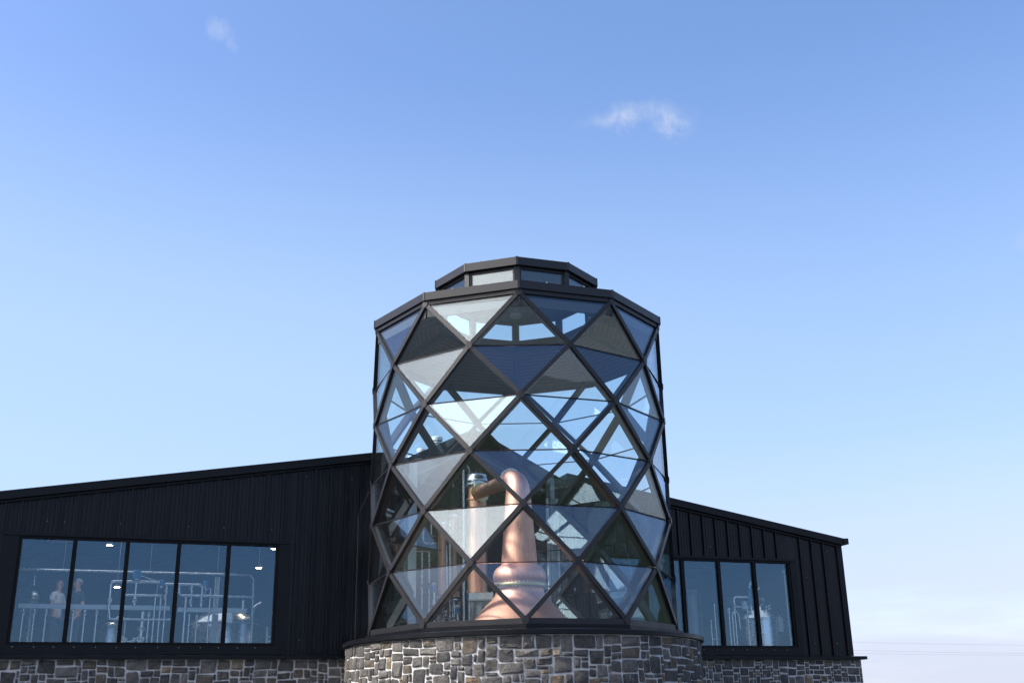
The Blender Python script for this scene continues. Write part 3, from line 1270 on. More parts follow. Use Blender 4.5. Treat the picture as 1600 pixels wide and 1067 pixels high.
    # thin earth rod clipped off the wall, with an arm to the tower
    return Hh


build_hall()


def single(name, mb, mat, label, cat, group=None, loc=None, smooth=True, angle=R(40)):
    o = mb.build(name, mat, None, smooth, angle)
    tag(o, label, cat, group)
    return o


def build_roof_things():
    specs = [(0.58, 5.0, 8.36, 0.135, 'largest silver mushroom capped flue standing on the hall roof'),
             (0.22, 5.2, 8.08, 0.10, 'middle silver capped flue standing on the hall roof'),
             (-0.06, 5.0, 7.82, 0.11, 'shortest silver capped flue low on the hall roof')]
    for s, d, zt, r_, lab in specs:
        E = hall_empty('roof_vent', s, d, 6.7)
        tag(E, lab, 'vent', 'silver flues on the hall roof')
        h = zt - 6.7
        MB().cyl((0, 0, 0), r_ * 0.62, -0.1, h - 0.16, 20).build('flue', 'galv', E, True)
        MB().lathe([(r_ * 0.62, h - 0.20), (r_ * 0.9, h - 0.16), (r_ * 0.9, h - 0.14), (r_ * 0.62, h - 0.13)], 20).build('collar', 'white_paint', E, True)
        MB().lathe([(r_ * 0.7, h - 0.115), (r_ * 1.05, h - 0.10), (r_ * 1.08, h - 0.02), (r_ * 0.95, h), (r_ * 0.1, h + 0.012)], 24).build('cap', 'white_paint', E, True)
        MB().cyl((0, 0, 0), r_ * 0.4, h - 0.14, h - 0.10, 12).build('stem', 'galv', E, True)
    E = hall_empty('plant_housing', 0.0, 6.2, 6.6)
    tag(E, 'grey ribbed metal plant housing on the hall roof behind the flues', 'housing')
    MB().box(-1.0, 0.55, 0, 1.6, 0, 1.42).build('casing', 'galv', E)
    for i in range(16):
        MB().box(-0.98 + i * 0.1, -0.95 + i * 0.1, -0.02, -0.001, 0.02, 1.38).build('rib', 'galv', E)
    MB().box(-1.04, 0.59, -0.04, 1.64, 1.422, 1.47).build('lid', 'grey_paint', E)

    p = [hall_world(-2.43, -0.10, 2.80), hall_world(-2.43, -0.10, 5.37), tp(R(-84), 2.71, 5.47)]
    mb = MB().tube(rounded(p, 0.03), 0.009, 8)
    single('earth_rod', mb, 'dark_steel', 'thin metal rod rising beside the tower and bent over to it', 'rod')


build_roof_things()

# ------------------------------------------------------------------ inside the tower


def disc_y(mb, c, r_, th, n=20, axis=(0, 1, 0)):
    a = Vector(axis).normalized() * th
    c = Vector(c)
    mb.tube([c - a / 2, c + a / 2], r_, n)
    return mb


def build_still():
    E = empty('pot_still', (-0.035, -0.2, 1.9))
    tag(E, 'large polished copper pot still with a tall tapering swan neck inside the tower', 'still')
    # base
    MB().lathe([(1.16, 0.0), (1.16, 0.12), (1.10, 0.14)], 40).build('plinth', 'grey_paint', E, True)
    z = 1.9
    prof = [(1.08, 0.14), (1.15, 0.3), (1.16, 0.55), (1.14, 0.75), (1.09, 0.92), (1.02, 1.06), (0.93, 1.18), (0.845, 1.28), (0.79, 1.345), (0.73, 1.415), (0.655, 1.495),
            (0.575, 1.575), (0.505, 1.645), (0.452, 1.71), (0.425, 1.765), (0.418, 1.81), (0.428, 1.855)]
    MB().lathe(prof, 64).build('pot', 'copper', E, True)
    fl = MB().lathe([(0.40, 1.850), (0.468, 1.855), (0.472, 1.872), (0.472, 1.896), (0.468, 1.912), (0.40, 1.917)], 64).build('flange', 'brass', E, True)
    for k in range(44):
        a = 2 * pi * k / 44
        for zb in (1.838, 1.912):
            MB().cyl((0.455 * cos(a), 0.455 * sin(a), zb), 0.013, 0, 0.020, 6).build('bolt', 'white_paint', fl)
    bulge = [(0.425, 1.91), (0.436, 1.935), (0.455, 1.975), (0.466, 2.03), (0.462, 2.09), (0.440, 2.15), (0.405, 2.195), (0.365, 2.222), (0.335, 2.235), (0.322, 2.255)]
    MB().lathe(bulge, 64).build('boil_ball', 'copper', E, True)
    neck = MB()
    pts, rs = [], []
    for i in range(12):
        t_ = i / 11
        pts.append((0, 0, 2.25 + t_ * 1.30))
        rs.append(0.318 - 0.098 * t_)
    # swan bend towards the back left, in the direction of the column
    tgt = Vector((-0.845 + 0.035, 1.4 + 0.2, 0))
    dr = tgt.normalized()
    bend_r = 0.26
    for i in range(1, 10):
        a = pi / 2 * i / 9
        p = Vector((0, 0, 3.55)) + dr * (bend_r * (1 - cos(a))) + Vector((0, 0, bend_r * sin(a)))
        pts.append(p)
        rs.append(0.22 - 0.055 * i / 9)
    neck.tube(pts, rs, 40)
    neck.build('neck', 'copper', E, True)
    p0 = Vector(pts[-1])
    f = MB()
    disc_y(f, p0, 0.215, 0.05, 28, dr)
    fo = f.build('neck_flange', 'brass', E, True)
    side = dr.cross(Vector((0, 0, 1)))
    for k in range(16):
        a = 2 * pi * k / 16
        c = p0 + side * (0.19 * cos(a)) + Vector((0, 0, 0.19 * sin(a)))
        b = MB()
        disc_y(b, c, 0.014, 0.085, 6, dr)
        b.build('bolt', 'steel', fo)
    # lyne arm
    p1 = tgt - dr * 0.19
    p1.z = 5.77 - 1.9 - 0.03
    arm = MB().tube([p0, p0.lerp(p1, 0.5), p1], [0.150, 0.135, 0.12], 28)
    arm.build('lyne_arm', 'copper_dull', E, True)
    f = MB()
    disc_y(f, p1, 0.185, 0.045, 28, dr)
    fo = f.build('arm_flange', 'brass', E, True)
    for k in range(14):
        a = 2 * pi * k / 14
        c = p1 + side * (0.16 * cos(a)) + Vector((0, 0, 0.16 * sin(a)))
        b = MB()
        disc_y(b, c, 0.013, 0.075, 6, dr)
        b.build('bolt', 'steel', fo)

    # condenser column
    E2 = empty('condenser_column', (-0.835, 1.45, 1.9))
    tag(E2, 'upright copper condenser column behind the pot still with a steel lid', 'condenser')
    MB().lathe([(0.19, 1.96), (0.19, 3.70), (0.205, 3.71), (0.205, 3.74), (0.175, 3.76), (0.165, 3.95), (0.165, 4.0)], 40).build('shell', 'copper_dull', E2, True)
    MB().lathe([(0.225, 4.0), (0.225, 4.035), (0.16, 4.036), (0.16, 4.08), (0.215, 4.085), (0.215, 4.12), (0.19, 4.16), (0.19, 4.21), (0.17, 4.225), (0.05, 4.23)], 36).build('lid', 'steel', E2, True)
    for k in range(12):
        a = 2 * pi * k / 12
        MB().cyl((0.20 * cos(a), 0.20 * sin(a), 3.985), 0.012, 0, 0.07, 6).build('bolt', 'steel', E2)
    for k in range(3):
        a = 2 * pi * k / 3 + 0.4
        MB().cyl((0.09 * cos(a), 0.09 * sin(a), 4.23), 0.012, 0, 0.06, 6).build('stud', 'dark_steel', E2)

    # grey tank under the column
    E3 = empty('steel_tank', (-0.77, 1.45, 1.9))
    tag(E3, 'grey rectangular steel tank under the copper condenser column', 'tank')
    MB().box(-0.20, 0.21, -0.19, 0.2, 0, 1.80).build('body', 'grey_paint', E3)
    MB().box(-0.225, 0.235, -0.215, 0.225, 1.80, 1.825).build('rim', 'grey_paint', E3)
    MB().box(-0.222, 0.232, -0.212, 0.222, 1.828, 1.95).build('lid', 'galv', E3)
    for x in (-0.15, 0.0, 0.16):
        MB().box(x - 0.012, x + 0.012, -0.208, -0.191, 0.1, 1.78).build('rib', 'grey_paint', E3)
    for i in range(6):
        MB().cyl((-0.19 + 0.08 * i, -0.20, 1.955), 0.012, -0.004, 0.012, 6).build('bolt', 'steel', E3)

    # pendant lamp in the lantern
    E4 = empty('pendant_lamp', (-0.02, 0.0, 8.85))
    tag(E4, 'round grey pendant lamp hanging under the lantern roof', 'lamp')
    MB().cyl((0, 0, 0), 0.008, 0.2, 0.44, 8).build('cord', 'galv', E4, True)
    MB().lathe([(0.03, 0.12), (0.045, 0.13), (0.045, 0.19), (0.02, 0.22)], 16).build('holder', 'galv', E4, True)
    MB().lathe([(0.11, 0.0), (0.118, 0.005), (0.118, 0.045), (0.108, 0.055), (0.05, 0.12), (0.03, 0.125)], 28).build('lamp_shade', 'galv', E4, True)
    MB().lathe([(0.085, -0.012), (0.10, 0.002)], 24).build('diffuser', 'white_paint', E4, True)
    for k in range(10):
        a = 2 * pi * k / 10
        MB().box(-0.004, 0.004, -0.004, 0.004, 0.02, 0.1).build('fin', 'galv', E4).location = (0.095 * cos(a), 0.095 * sin(a), 0.04)


build_still()


def valve(mb_parent, p, mat='steel', r_=0.03, h=0.09, name='valve'):
    x, y, z = p
    o = MB().lathe([(r_ * 0.6, -h / 2), (r_, -h / 2 + 0.005), (r_, -h / 4), (r_ * 0.7, -h / 6), (r_ * 1.05, 0), (r_ * 0.7, h / 6), (r_, h / 4), (r_, h / 2 - 0.005), (r_ * 0.6, h / 2)], 14, (x, y, z))
    return o.build(name, mat, mb_parent, True)


def pipe(parent, pts, r_, mat='steel', rad=0.06, name='pipe', n=10):
    return MB().tube(rounded(pts, rad) if len(pts) > 2 else pts, r_, n).build(name, mat, parent, True)


def build_opening_plant():
    """stills' pipework seen through the tower, standing in the hall just behind the opening"""
    F = 2.98
    for s, d, r_, zt, lab in ((-0.565, 0.55, 0.085, 5.35, 'slim copper tube left of the condenser column'),
                              (-0.205, 0.95, 0.075, 5.60, 'slim copper tube just left of the condenser column, set further back')):
        E = hall_empty('copper_tube', s, d, F)
        tag(E, lab, 'tube', 'slim copper tubes')
        MB().lathe([(r_, 1.0), (r_, zt - F), (r_ * 0.7, zt - F + 0.03)], 24).build('shell', 'copper_dull', E, True)
        MB().lathe([(r_ * 1.5, 0.93), (r_ * 1.5, 0.96), (r_, 1.0)], 24).build('foot_flange', 'steel', E, True)
        MB().lathe([(r_ * 1.3, zt - F + 0.02), (r_ * 1.3, zt - F + 0.06), (r_ * 0.5, zt - F + 0.10)], 24).build('cap', 'steel', E, True)
        MB().cyl((0, 0, 0), r_ * 0.6, 0, 0.95, 12).build('leg', 'steel', E, True)
    E = hall_empty('vessel', -0.125, 1.25, F)
    tag(E, 'dark steel upright vessel in the shadow behind the condenser column', 'vessel')
    MB().lathe([(0.13, 0), (0.13, 3.26), (0.11, 3.30), (0.04, 3.32)], 28).build('shell', 'dark_steel', E, True)
    MB().cyl((0, 0, 0), 0.02, 3.3, 3.45, 10).build('nozzle', 'steel', E, True)
    pipe(E, [(0, 0, 3.44), (0.03, 0, 3.50), (0.09, 0, 3.54)], 0.014, 'steel', 0.03, 'vent_pipe')
    E = hall_empty('steel_pipe', -0.19, 0.3, F)
    tag(E, 'tallest upright steel pipe with a hooked top beside the condenser column', 'pipe')
    pipe(E, [(0, 0, 0), (0, 0, 3.58), (0.06, 0, 3.60), (0.11, 0, 3.55), (0.14, 0.02, 3.44)], 0.026, 'steel', 0.03, 'riser')
    MB().lathe([(0.03, 3.38), (0.055, 3.40), (0.055, 3.42), (0.03, 3.44)], 14, (0.14, 0.02, 0)).build('fitting', 'steel', E, True)
    # white pipe run on the left
    E = hall_empty('pipe_run', -0.9, 0.65, F)
    tag(E, 'bent pale steel pipe run left of the copper tubes inside the tower', 'pipework')
    pipe(E, [(-0.05, -0.05, 2.75), (-0.05, -0.05, 2.02), (0.43, -0.05, 2.02), (0.45, -0.05, 1.1)], 0.024, 'steel', 0.08, 'bent_pipe')
    pipe(E, [(0.15, 0.05, 2.54), (0.15, 0.05, 2.18), (0.30, 0.05, 2.18), (0.34, 0.05, 2.3)], 0.018, 'steel', 0.05, 'bent_pipe')
    pipe(E, [(-0.16, 0.05, 1.87), (0.12, 0.05, 1.86)], 0.014, 'steel', name='cross_pipe')
    for x in (-0.04, 0.11):
        pipe(E, [(x, 0.05, 0.0), (x, 0.05, 1.85)], 0.020, 'steel', name='riser')
        valve(E, (x, 0.05, 1.18), 'blue_plastic' if x > 0 else 'steel', 0.032, 0.14)
    pipe(E, [(0.53, 0.0, 0.0), (0.53, 0.0, 2.5)], 0.017, 'steel', name='riser')
    # manifold with its valves
    E = hall_empty('valve_manifold', -0.56, 0.4, F)
    tag(E, 'dense manifold of steel pipes and valves low behind the glass left of the still', 'manifold')
    rng = random.Random(21)
    for i in range(9):
        x = -0.34 + 0.075 * i
        pipe(E, [(x, 0.04 * (i % 3), 0), (x, 0.04 * (i % 3), 0.35 + 0.5 * rng.random())], 0.012 + 0.008 * rng.random(), 'steel', name='riser')
    for z in (0.40, 0.52, 0.66, 0.82):
        x0 = -0.36 + 0.2 * rng.random()
        pipe(E, [(x0, -0.05, z), (x0 + 0.35 + 0.2 * rng.random(), -0.05, z + 0.01)], 0.014, 'steel', name='header')
    for i in range(22):
        valve(E, (-0.34 + 0.64 * rng.random(), -0.09 + 0.1 * rng.random(), 0.38 + 0.62 * rng.random()),
              rng.choice(['steel', 'steel', 'steel', 'dark_steel', 'dark_steel', 'brass']), 0.018 + 0.016 * rng.random(), 0.06 + 0.05 * rng.random())
    for i in range(10):
        x, z = -0.32 + 0.6 * rng.random(), 0.35 + 0.55 * rng.random()
        pipe(E, [(x, -0.1, z), (x + 0.10, -0.12, z + 0.08 * (rng.random() - 0.3)), (x + 0.14, -0.1, z - 0.12)], 0.007, rng.choice(['black_rubber', 'steel', 'dark_steel']), 0.06, 'hose', 6)
    for x, z in ((0.23, 0.66), (-0.25, 1.08), (0.47, 0.95)):
        o = valve(E, (x, -0.14, z), 'blue_plastic', 0.045, 0.12, 'actuator')
        MB().lathe([(0.042, 0.065), (0.046, 0.07), (0.046, 0.11), (0.03, 0.12)], 14, (x, -0.14, z)).build('head', 'white_paint', o, True)
        pipe(E, [(x, -0.14, 0.0), (x, -0.14, z - 0.05)], 0.02, 'steel', name='riser')
    # pair of tall pipes by the right-hand post
    for i, (s, lab) in enumerate(((1.50, 'left one of two tall galvanised conduits by the opening right of the still'), (1.71, 'right one of two tall galvanised conduits by the opening right of the still'))):
        E = hall_empty('conduit', s, -0.07, 2.6)
        tag(E, lab, 'conduit', 'tall conduits right of the still')
        MB().cyl((0, 0, 0), 0.033, 0, 3.30, 14).build('tube', 'galv', E, True)
        for z in (0.6, 1.5, 2.4, 3.1):
            MB().lathe([(0.034, z), (0.042, z + 0.005), (0.042, z + 0.035), (0.034, z + 0.04)], 14).build('clamp', 'dark_steel', E, True)


build_opening_plant()


# ------------------------------------------------------------------ behind the left window
def build_left_room():
    F = 2.98
    d = 1.5
    E = hall_empty('pipe_rack', -6.3, d, F)
    tag(E, 'steel pipe rack with a pale horizontal beam behind the left window', 'pipework')

    def P(s, z, dd=0.0):
        return Vector((s + 6.3, dd, z - F))

    def run(pts, r_=0.024, dd=0.0, rad=0.07, name='pipe'):
        return pipe(E, [P(s, z, dd) for s, z in pts], r_, 'steel', rad, name)
    for s0, s1, z0, z1 in ((-8.36, -5.70, 3.69, 3.77), (-5.55, -4.26, 3.665, 3.745)):
        a, b = P(s0, z0), P(s1, z1)
        MB().box(a.x, b.x, -0.05, 0.05, a.z, b.z).build('beam', 'beam_paint', E)
    for s in (-8.27, -8.08, -7.88, -7.41, -7.21, -7.0):
        run([(s, F + 0.01), (s, 3.68)], 0.020, 0.0, name='drop_pipe')
        valve(E, tuple(P(s, 3.62)), 'steel', 0.032, 0.09)
    run([(-6.76, 3.5), (-6.80, 3.7), (-6.80, 4.2), (-5.91, 4.2)], 0.026, -0.09, name='loop_pipe')
    valve(E, tuple(P(-6.79, 3.86, -0.09)), 'steel', 0.04, 0.1)
    run([(-6.35, 3.76), (-6.35, 4.19)], 0.026, -0.09)
    valve(E, tuple(P(-6.35, 3.86, -0.09)), 'steel', 0.04, 0.1)
    run([(-6.57, 3.95), (-5.87, 3.95)], 0.022, -0.09)
    run([(-6.79, 3.66), (-6.79, 3.51), (-5.68, 3.51)], 0.020, -0.06)
    run([(-5.83, 4.17), (-5.13, 4.17), (-5.13, 3.75)], 0.024, -0.09, name='loop_pipe')
    run([(-5.56, 4.15), (-5.55, 3.96), (-4.13, 3.96)], 0.024, -0.10, name='loop_pipe')
    for s, zt in ((-6.56, 3.66), (-6.07, 3.64), (-5.98, 3.96), (-5.88, 3.92), (-5.79, 4.17), (-5.42, 3.96), (-5.33, 3.62), (-5.19, 3.61), (-4.97, 4.10)):
        run([(s, F + 0.01), (s, zt)], 0.017 if s != -5.42 else 0.024, -0.08, name='drop_pipe')
    for s, z in ((-5.79, 4.04), (-5.8, 3.93), (-5.33, 4.1), (-5.13, 3.85), (-5.33, 3.85), (-6.07, 3.6), (-5.19, 3.55), (-5.56, 4.05)):
        valve(E, tuple(P(s, z, -0.09)), 'steel', 0.034, 0.08)
    run([(-5.32, 3.75), (-5.32, 4.17)], 0.018, -0.09)
    run([(-6.18, 3.66), (-6.18, 3.05)], 0.045, 0.02, name='drop_pipe')
    for z in (3.35, 3.15):
        valve(E, tuple(P(-6.18, z, 0.02)), 'steel', 0.07, 0.06)
    run([(-4.33, 3.70), (-4.33, 3.90)], 0.035, -0.02)
    for s, z, r_ in ((-6.35, 4.33, 0.075), (-5.89, 4.20, 0.045), (-5.07, 4.19, 0.05)):
        o = MB().lathe([(r_ * 0.7, -r_ * 1.1), (r_, -r_), (r_, r_ * 0.9), (r_ * 0.8, r_ * 1.15), (r_ * 0.3, r_ * 1.2)], 18, tuple(P(s, z, -0.09))).build('actuator', 'blue_plastic', E, True)
        valve(E, tuple(P(s, z - r_ * 1.5, -0.09)), 'steel', r_ * 0.8, 0.07)
    run([(-6.28, 4.32), (-6.15, 4.27), (-6.05, 4.24), (-5.97, 4.22), (-5.95, 4.1), (-5.98, 3.96)], 0.006, -0.1, 0.05, 'cable')
    run([(-5.08, 3.97), (-5.07, 4.08), (-4.98, 4.10)], 0.008, -0.12, 0.08, 'cable')
    rng = random.Random(4)
    for i in range(16):
        valve(E, tuple(P(-6.6 + 0.5 * rng.random(), 3.06 + 0.1 * rng.random(), -0.2)), 'steel', 0.03, 0.07)

    E2 = hall_empty('steam_pipe', -6.3, 2.2, F)
    tag(E2, 'long thin pipe running level above the pipe rack behind the left window', 'pipe')
    pipe(E2, [(-2.2, 0, 1.50), (2.22, 0, 1.50), (2.26, 0, 0.0)], 0.022, 'steel', 0.12, 'run')
    for x in (-1.4, 0.2, 1.5):
        MB().cyl((x, 0, 0), 0.006, 1.50, 2.45, 6).build('hanger', 'galv', E2)

    E3 = hall_empty('stainless_tank', -4.45, 3.5, F)
    tag(E3, 'wide stainless steel tank behind the right end of the left window', 'tank')
    MB().lathe([(0.70, 0), (0.72, 0.02), (0.72, 0.62), (0.70, 0.66)], 48).build('shell', 'steel', E3, True)
    MB().lathe([(0.70, 0.66), (0.62, 0.74), (0.42, 0.84), (0.18, 0.90), (0.05, 0.91)], 48).build('dome', 'steel', E3, True)
    MB().lathe([(0.722, 0.60), (0.735, 0.605), (0.735, 0.625), (0.722, 0.63)], 48).build('band', 'galv', E3, True)
    MB().box(-0.06, 0.06, -0.735, -0.72, 0.60, 0.80).build('lifting_lug', 'steel', E3)
    pipe(E3, [(0.5, -0.3, 0.80), (0.55, -0.32, 0.98), (0.68, -0.32, 1.05)], 0.03, 'steel', 0.05, 'vent_pipe')

    E4 = hall_empty('cable_duct', -4.76, 2.5, F)
    tag(E4, 'upright pale ribbed duct above the stainless tank behind the left window', 'duct')
    for i in range(3):
        MB().cyl((-0.035 + 0.035 * i, 0, 0), 0.017, 0.75, 1.48, 10).build('tube', 'white_paint', E4, True)
    MB().box(-0.06, 0.06, -0.02, 0.02, 0.0, 0.74).build('stand', 'galv', E4)

    E5 = hall_empty('work_stand', -3.72, 2.0, F)
    tag(E5, 'white tubular stand at the right edge of the left window', 'stand')
    for x in (-0.05, 0.16):
        MB().cyl((x, 0, 0), 0.022, 0, 0.47, 10).build('leg', 'white_paint', E5, True)
    MB().tube([(-0.05, 0, 0.27), (0.16, 0, 0.27)], 0.02, 10).build('rail', 'white_paint', E5, True)
    MB().tube([(-0.05, 0, 0.13), (0.09, 0, 0.27)], 0.016, 10).build('brace', 'white_paint', E5, True)

    E6 = hall_empty('kettle', -8.48, 6.9, F)
    tag(E6, 'bulbous steel kettle behind the person in the white shirt', 'kettle')
    MB().lathe([(0.08, 0), (0.08, 1.0), (0.13, 1.36), (0.19, 1.42), (0.20, 1.5), (0.17, 1.60), (0.10, 1.68), (0.04, 1.72), (0.035, 1.95)], 28).build('vessel', 'steel', E6, True)
    MB().lathe([(0.21, 1.40), (0.22, 1.41), (0.22, 1.43), (0.2, 1.44)], 28).build('rim', 'steel', E6, True)

    E7 = hall_empty('upright_cylinder', -6.72, 3.0, F)
    tag(E7, 'upright steel cylinder right of the two people behind the pipe rack', 'cylinder')
    MB().lathe([(0.22, 0), (0.22, 0.45), (0.18, 0.56), (0.06, 0.60)], 32).build('shell', 'steel', E7, True)
    pipe(E7, [(0.05, 0, 0.58), (0.08, 0, 0.70), (0.2, 0, 0.72), (0.26, 0, 0.6), (0.26, 0, 0.0)], 0.016, 'steel', 0.06, 'siphon')


build_left_room()


def build_right_room():
    F = 2.98
    E = hall_empty('mash_tank', 7.33, 1.45, F)
    tag(E, 'round stainless tank with a cone top behind the right window', 'tank')
    MB().lathe([(0.56, 0), (0.58, 0.02), (0.58, 0.66), (0.57, 0.70)], 48).build('shell', 'steel', E, True)
    MB().lathe([(0.57, 0.70), (0.40, 0.82), (0.16, 0.96), (0.08, 0.99), (0.08, 1.02)], 48).build('cone', 'steel', E, True)
    MB().lathe([(0.581, 0.64), (0.60, 0.645), (0.60, 0.672), (0.581, 0.678)], 48).build('band', 'steel', E, True)
    q = MB()
    q.prism([(-0.0, 0, 0.38), (0.12, 0, 0.38), (0.12, 0, 0.66), (0.06, 0, 0.72), (-0.0, 0, 0.66)], (0, 0.02, 0))
    o = q.build('hatch', 'white_paint', E)
    o.location = (0.02, -0.615, 0)
    E = hall_empty('valve_tree', 6.55, 0.75, F)
    tag(E, 'tangle of steel pipes and blue valves in front of the tank behind the right window', 'pipework')

    def Q(s, z, dd=0.0):
        return (s - 6.55, dd, z - F)
    for s, zt in ((6.05, 3.74), (6.13, 3.72), (6.20, 3.95)):
        pipe(E, [Q(s, F + .01), Q(s, zt)], 0.017, name='riser')
    pipe(E, [Q(6.20, 3.7), Q(6.20, 4.08), Q(6.62, 4.08)], 0.022, rad=0.08, name='loop_pipe')
    pipe(E, [Q(6.13, 3.70), Q(6.22, 3.80, .02), Q(6.30, 3.72, .02), Q(6.32, 3.4, .02)], 0.016, rad=0.07, name='loop_pipe')
    pipe(E, [Q(6.52, F + .01), Q(6.52, 3.90)], 0.022, name='riser')
    pipe(E, [Q(6.20, 3.87), Q(6.75, 3.87)], 0.014, name='cross_pipe')
    pipe(E, [Q(6.62, 3.7), Q(6.62, 4.3), Q(6.68, 4.42)], 0.024, name='riser')
    pipe(E, [Q(6.78, 3.3, -.03), Q(6.78, 4.2, -.03), Q(6.86, 4.3, -.03)], 0.014, rad=0.04, name='riser')
    pipe(E, [Q(6.80, 4.05), Q(6.93, 4.05), Q(6.95, 3.75)], 0.014, rad=0.05, name='loop_pipe')
    for s, z, mt, r_ in ((6.61, 4.22, 'blue_plastic', 0.045), (6.62, 4.06, 'blue_plastic', 0.05), (6.60, 3.97, 'blue_plastic', 0.04), (6.44, 3.90, 'white_paint', 0.065), (6.03, 3.78, 'steel', 0.04),
                         (6.20, 3.9, 'steel', 0.03), (6.93, 4.04, 'steel', 0.03), (6.98, 3.85, 'steel', 0.04), (7.08, 3.88, 'steel', 0.04), (6.9, 3.86, 'dark_steel', 0.04), (6.7, 3.82, 'steel', 0.04),
                         (6.55, 3.74, 'steel', 0.035), (6.07, 4.0, 'dark_steel', 0.05)):
        valve(E, Q(s, z, -0.03), mt, r_, r_ * 2.6)
    E = hall_empty('steel_pipe', 5.56, 0.7, F)
    tag(E, 'pair of thin steel standpipes left of the tank behind the right window', 'pipe')
    for x, h in ((0.0, 0.6), (0.11, 0.95)):
        pipe(E, [(x, 0, 0), (x, 0, h)], 0.012, name='standpipe')
    pipe(E, [(0, 0, 0.2), (0.15, 0, 0.2)], 0.008, name='cross_pipe')
    E = hall_empty('grey_column', 5.47, 1.3, F)
    tag(E, 'grey round column with a dark pole beside it behind the right window', 'column')
    MB().lathe([(0.10, 0), (0.10, 1.24), (0.115, 1.25), (0.115, 1.30)], 28).build('shaft', 'grey_paint', E, True)
    MB().cyl((0.16, -0.05, 0), 0.028, 0, 1.27, 12).build('pole', 'dark_steel', E, True)
    for z in (0.4, 0.75, 1.15):
        MB().tube([(0.10, -0.05, z), (0.22, -0.06, z)], 0.012, 6).build('bracket', 'dark_steel', E)
    E = hall_empty('white_column', 7.50, 0.55, F)
    tag(E, 'white square column at the right edge of the right window', 'column')
    MB().box(-0.05, 0.05, -0.05, 0.05, 0, 1.64).build('shaft', 'white_paint', E)
    MB().box(-0.07, 0.07, -0.07, 0.07, 1.642, 1.70).build('head_plate', 'white_paint', E)


build_right_room()


def build_ceiling_lights():
    spots = [(-6.91, 4.0, 5.25, 'lit round ceiling lamp high behind the second pane of the left window'),
             (-3.46, 4.0, 5.29, 'lit round ceiling lamp at the top right corner of the left window'),
             (-3.77, 4.0, 4.86, 'lower lit round ceiling lamp behind the last pane of the left window'),
             (-6.68, 4.0, 4.38, 'lit round lamp low beside the pipe rack loop')]
    for s, d, z, lab in spots:
        E = hall_empty('ceiling_light', s, d, z)
        tag(E, lab, 'lamp', 'lit lamps in the hall')
        zt = roof_z(s) - 0.15 - z
        MB().lathe([(0.062, 0.004), (0.072, 0.0), (0.075, 0.02), (0.04, 0.06)], 24).build('housing', 'dark_steel', E, True)
        MB().lathe([(0.052, -0.004), (0.062, 0.002)], 24).build('diffuser', 'lamp_glow', E, True)
        MB().cyl((0, 0, 0), 0.004, 0.06, zt, 6).build('cord', 'galv', E)


build_ceiling_lights()


# ------------------------------------------------------------------ people
def skin_mesh(name, verts, edges, radii, mat, parent, root=0, sub=2):
    me = bpy.data.meshes.new(name)
    me.from_pydata([tuple(v) for v in verts], edges, [])
    o = bpy.data.objects.new(name, me)
    COL.objects.link(o)
    me.materials.append(MATS[mat])
    md = o.modifiers.new('skin', 'SKIN')
    md.use_smooth_shade = True
    sk = me.skin_vertices[0].data
    for i, r_ in enumerate(radii):
        rr = r_ if isinstance(r_, tuple) else (r_, r_)
        sk[i].radius = rr
        sk[i].use_root = (i == root)
    ss = o.modifiers.new('sub', 'SUBSURF')
    ss.levels = ss.render_levels = sub
    o.parent = parent
    return o


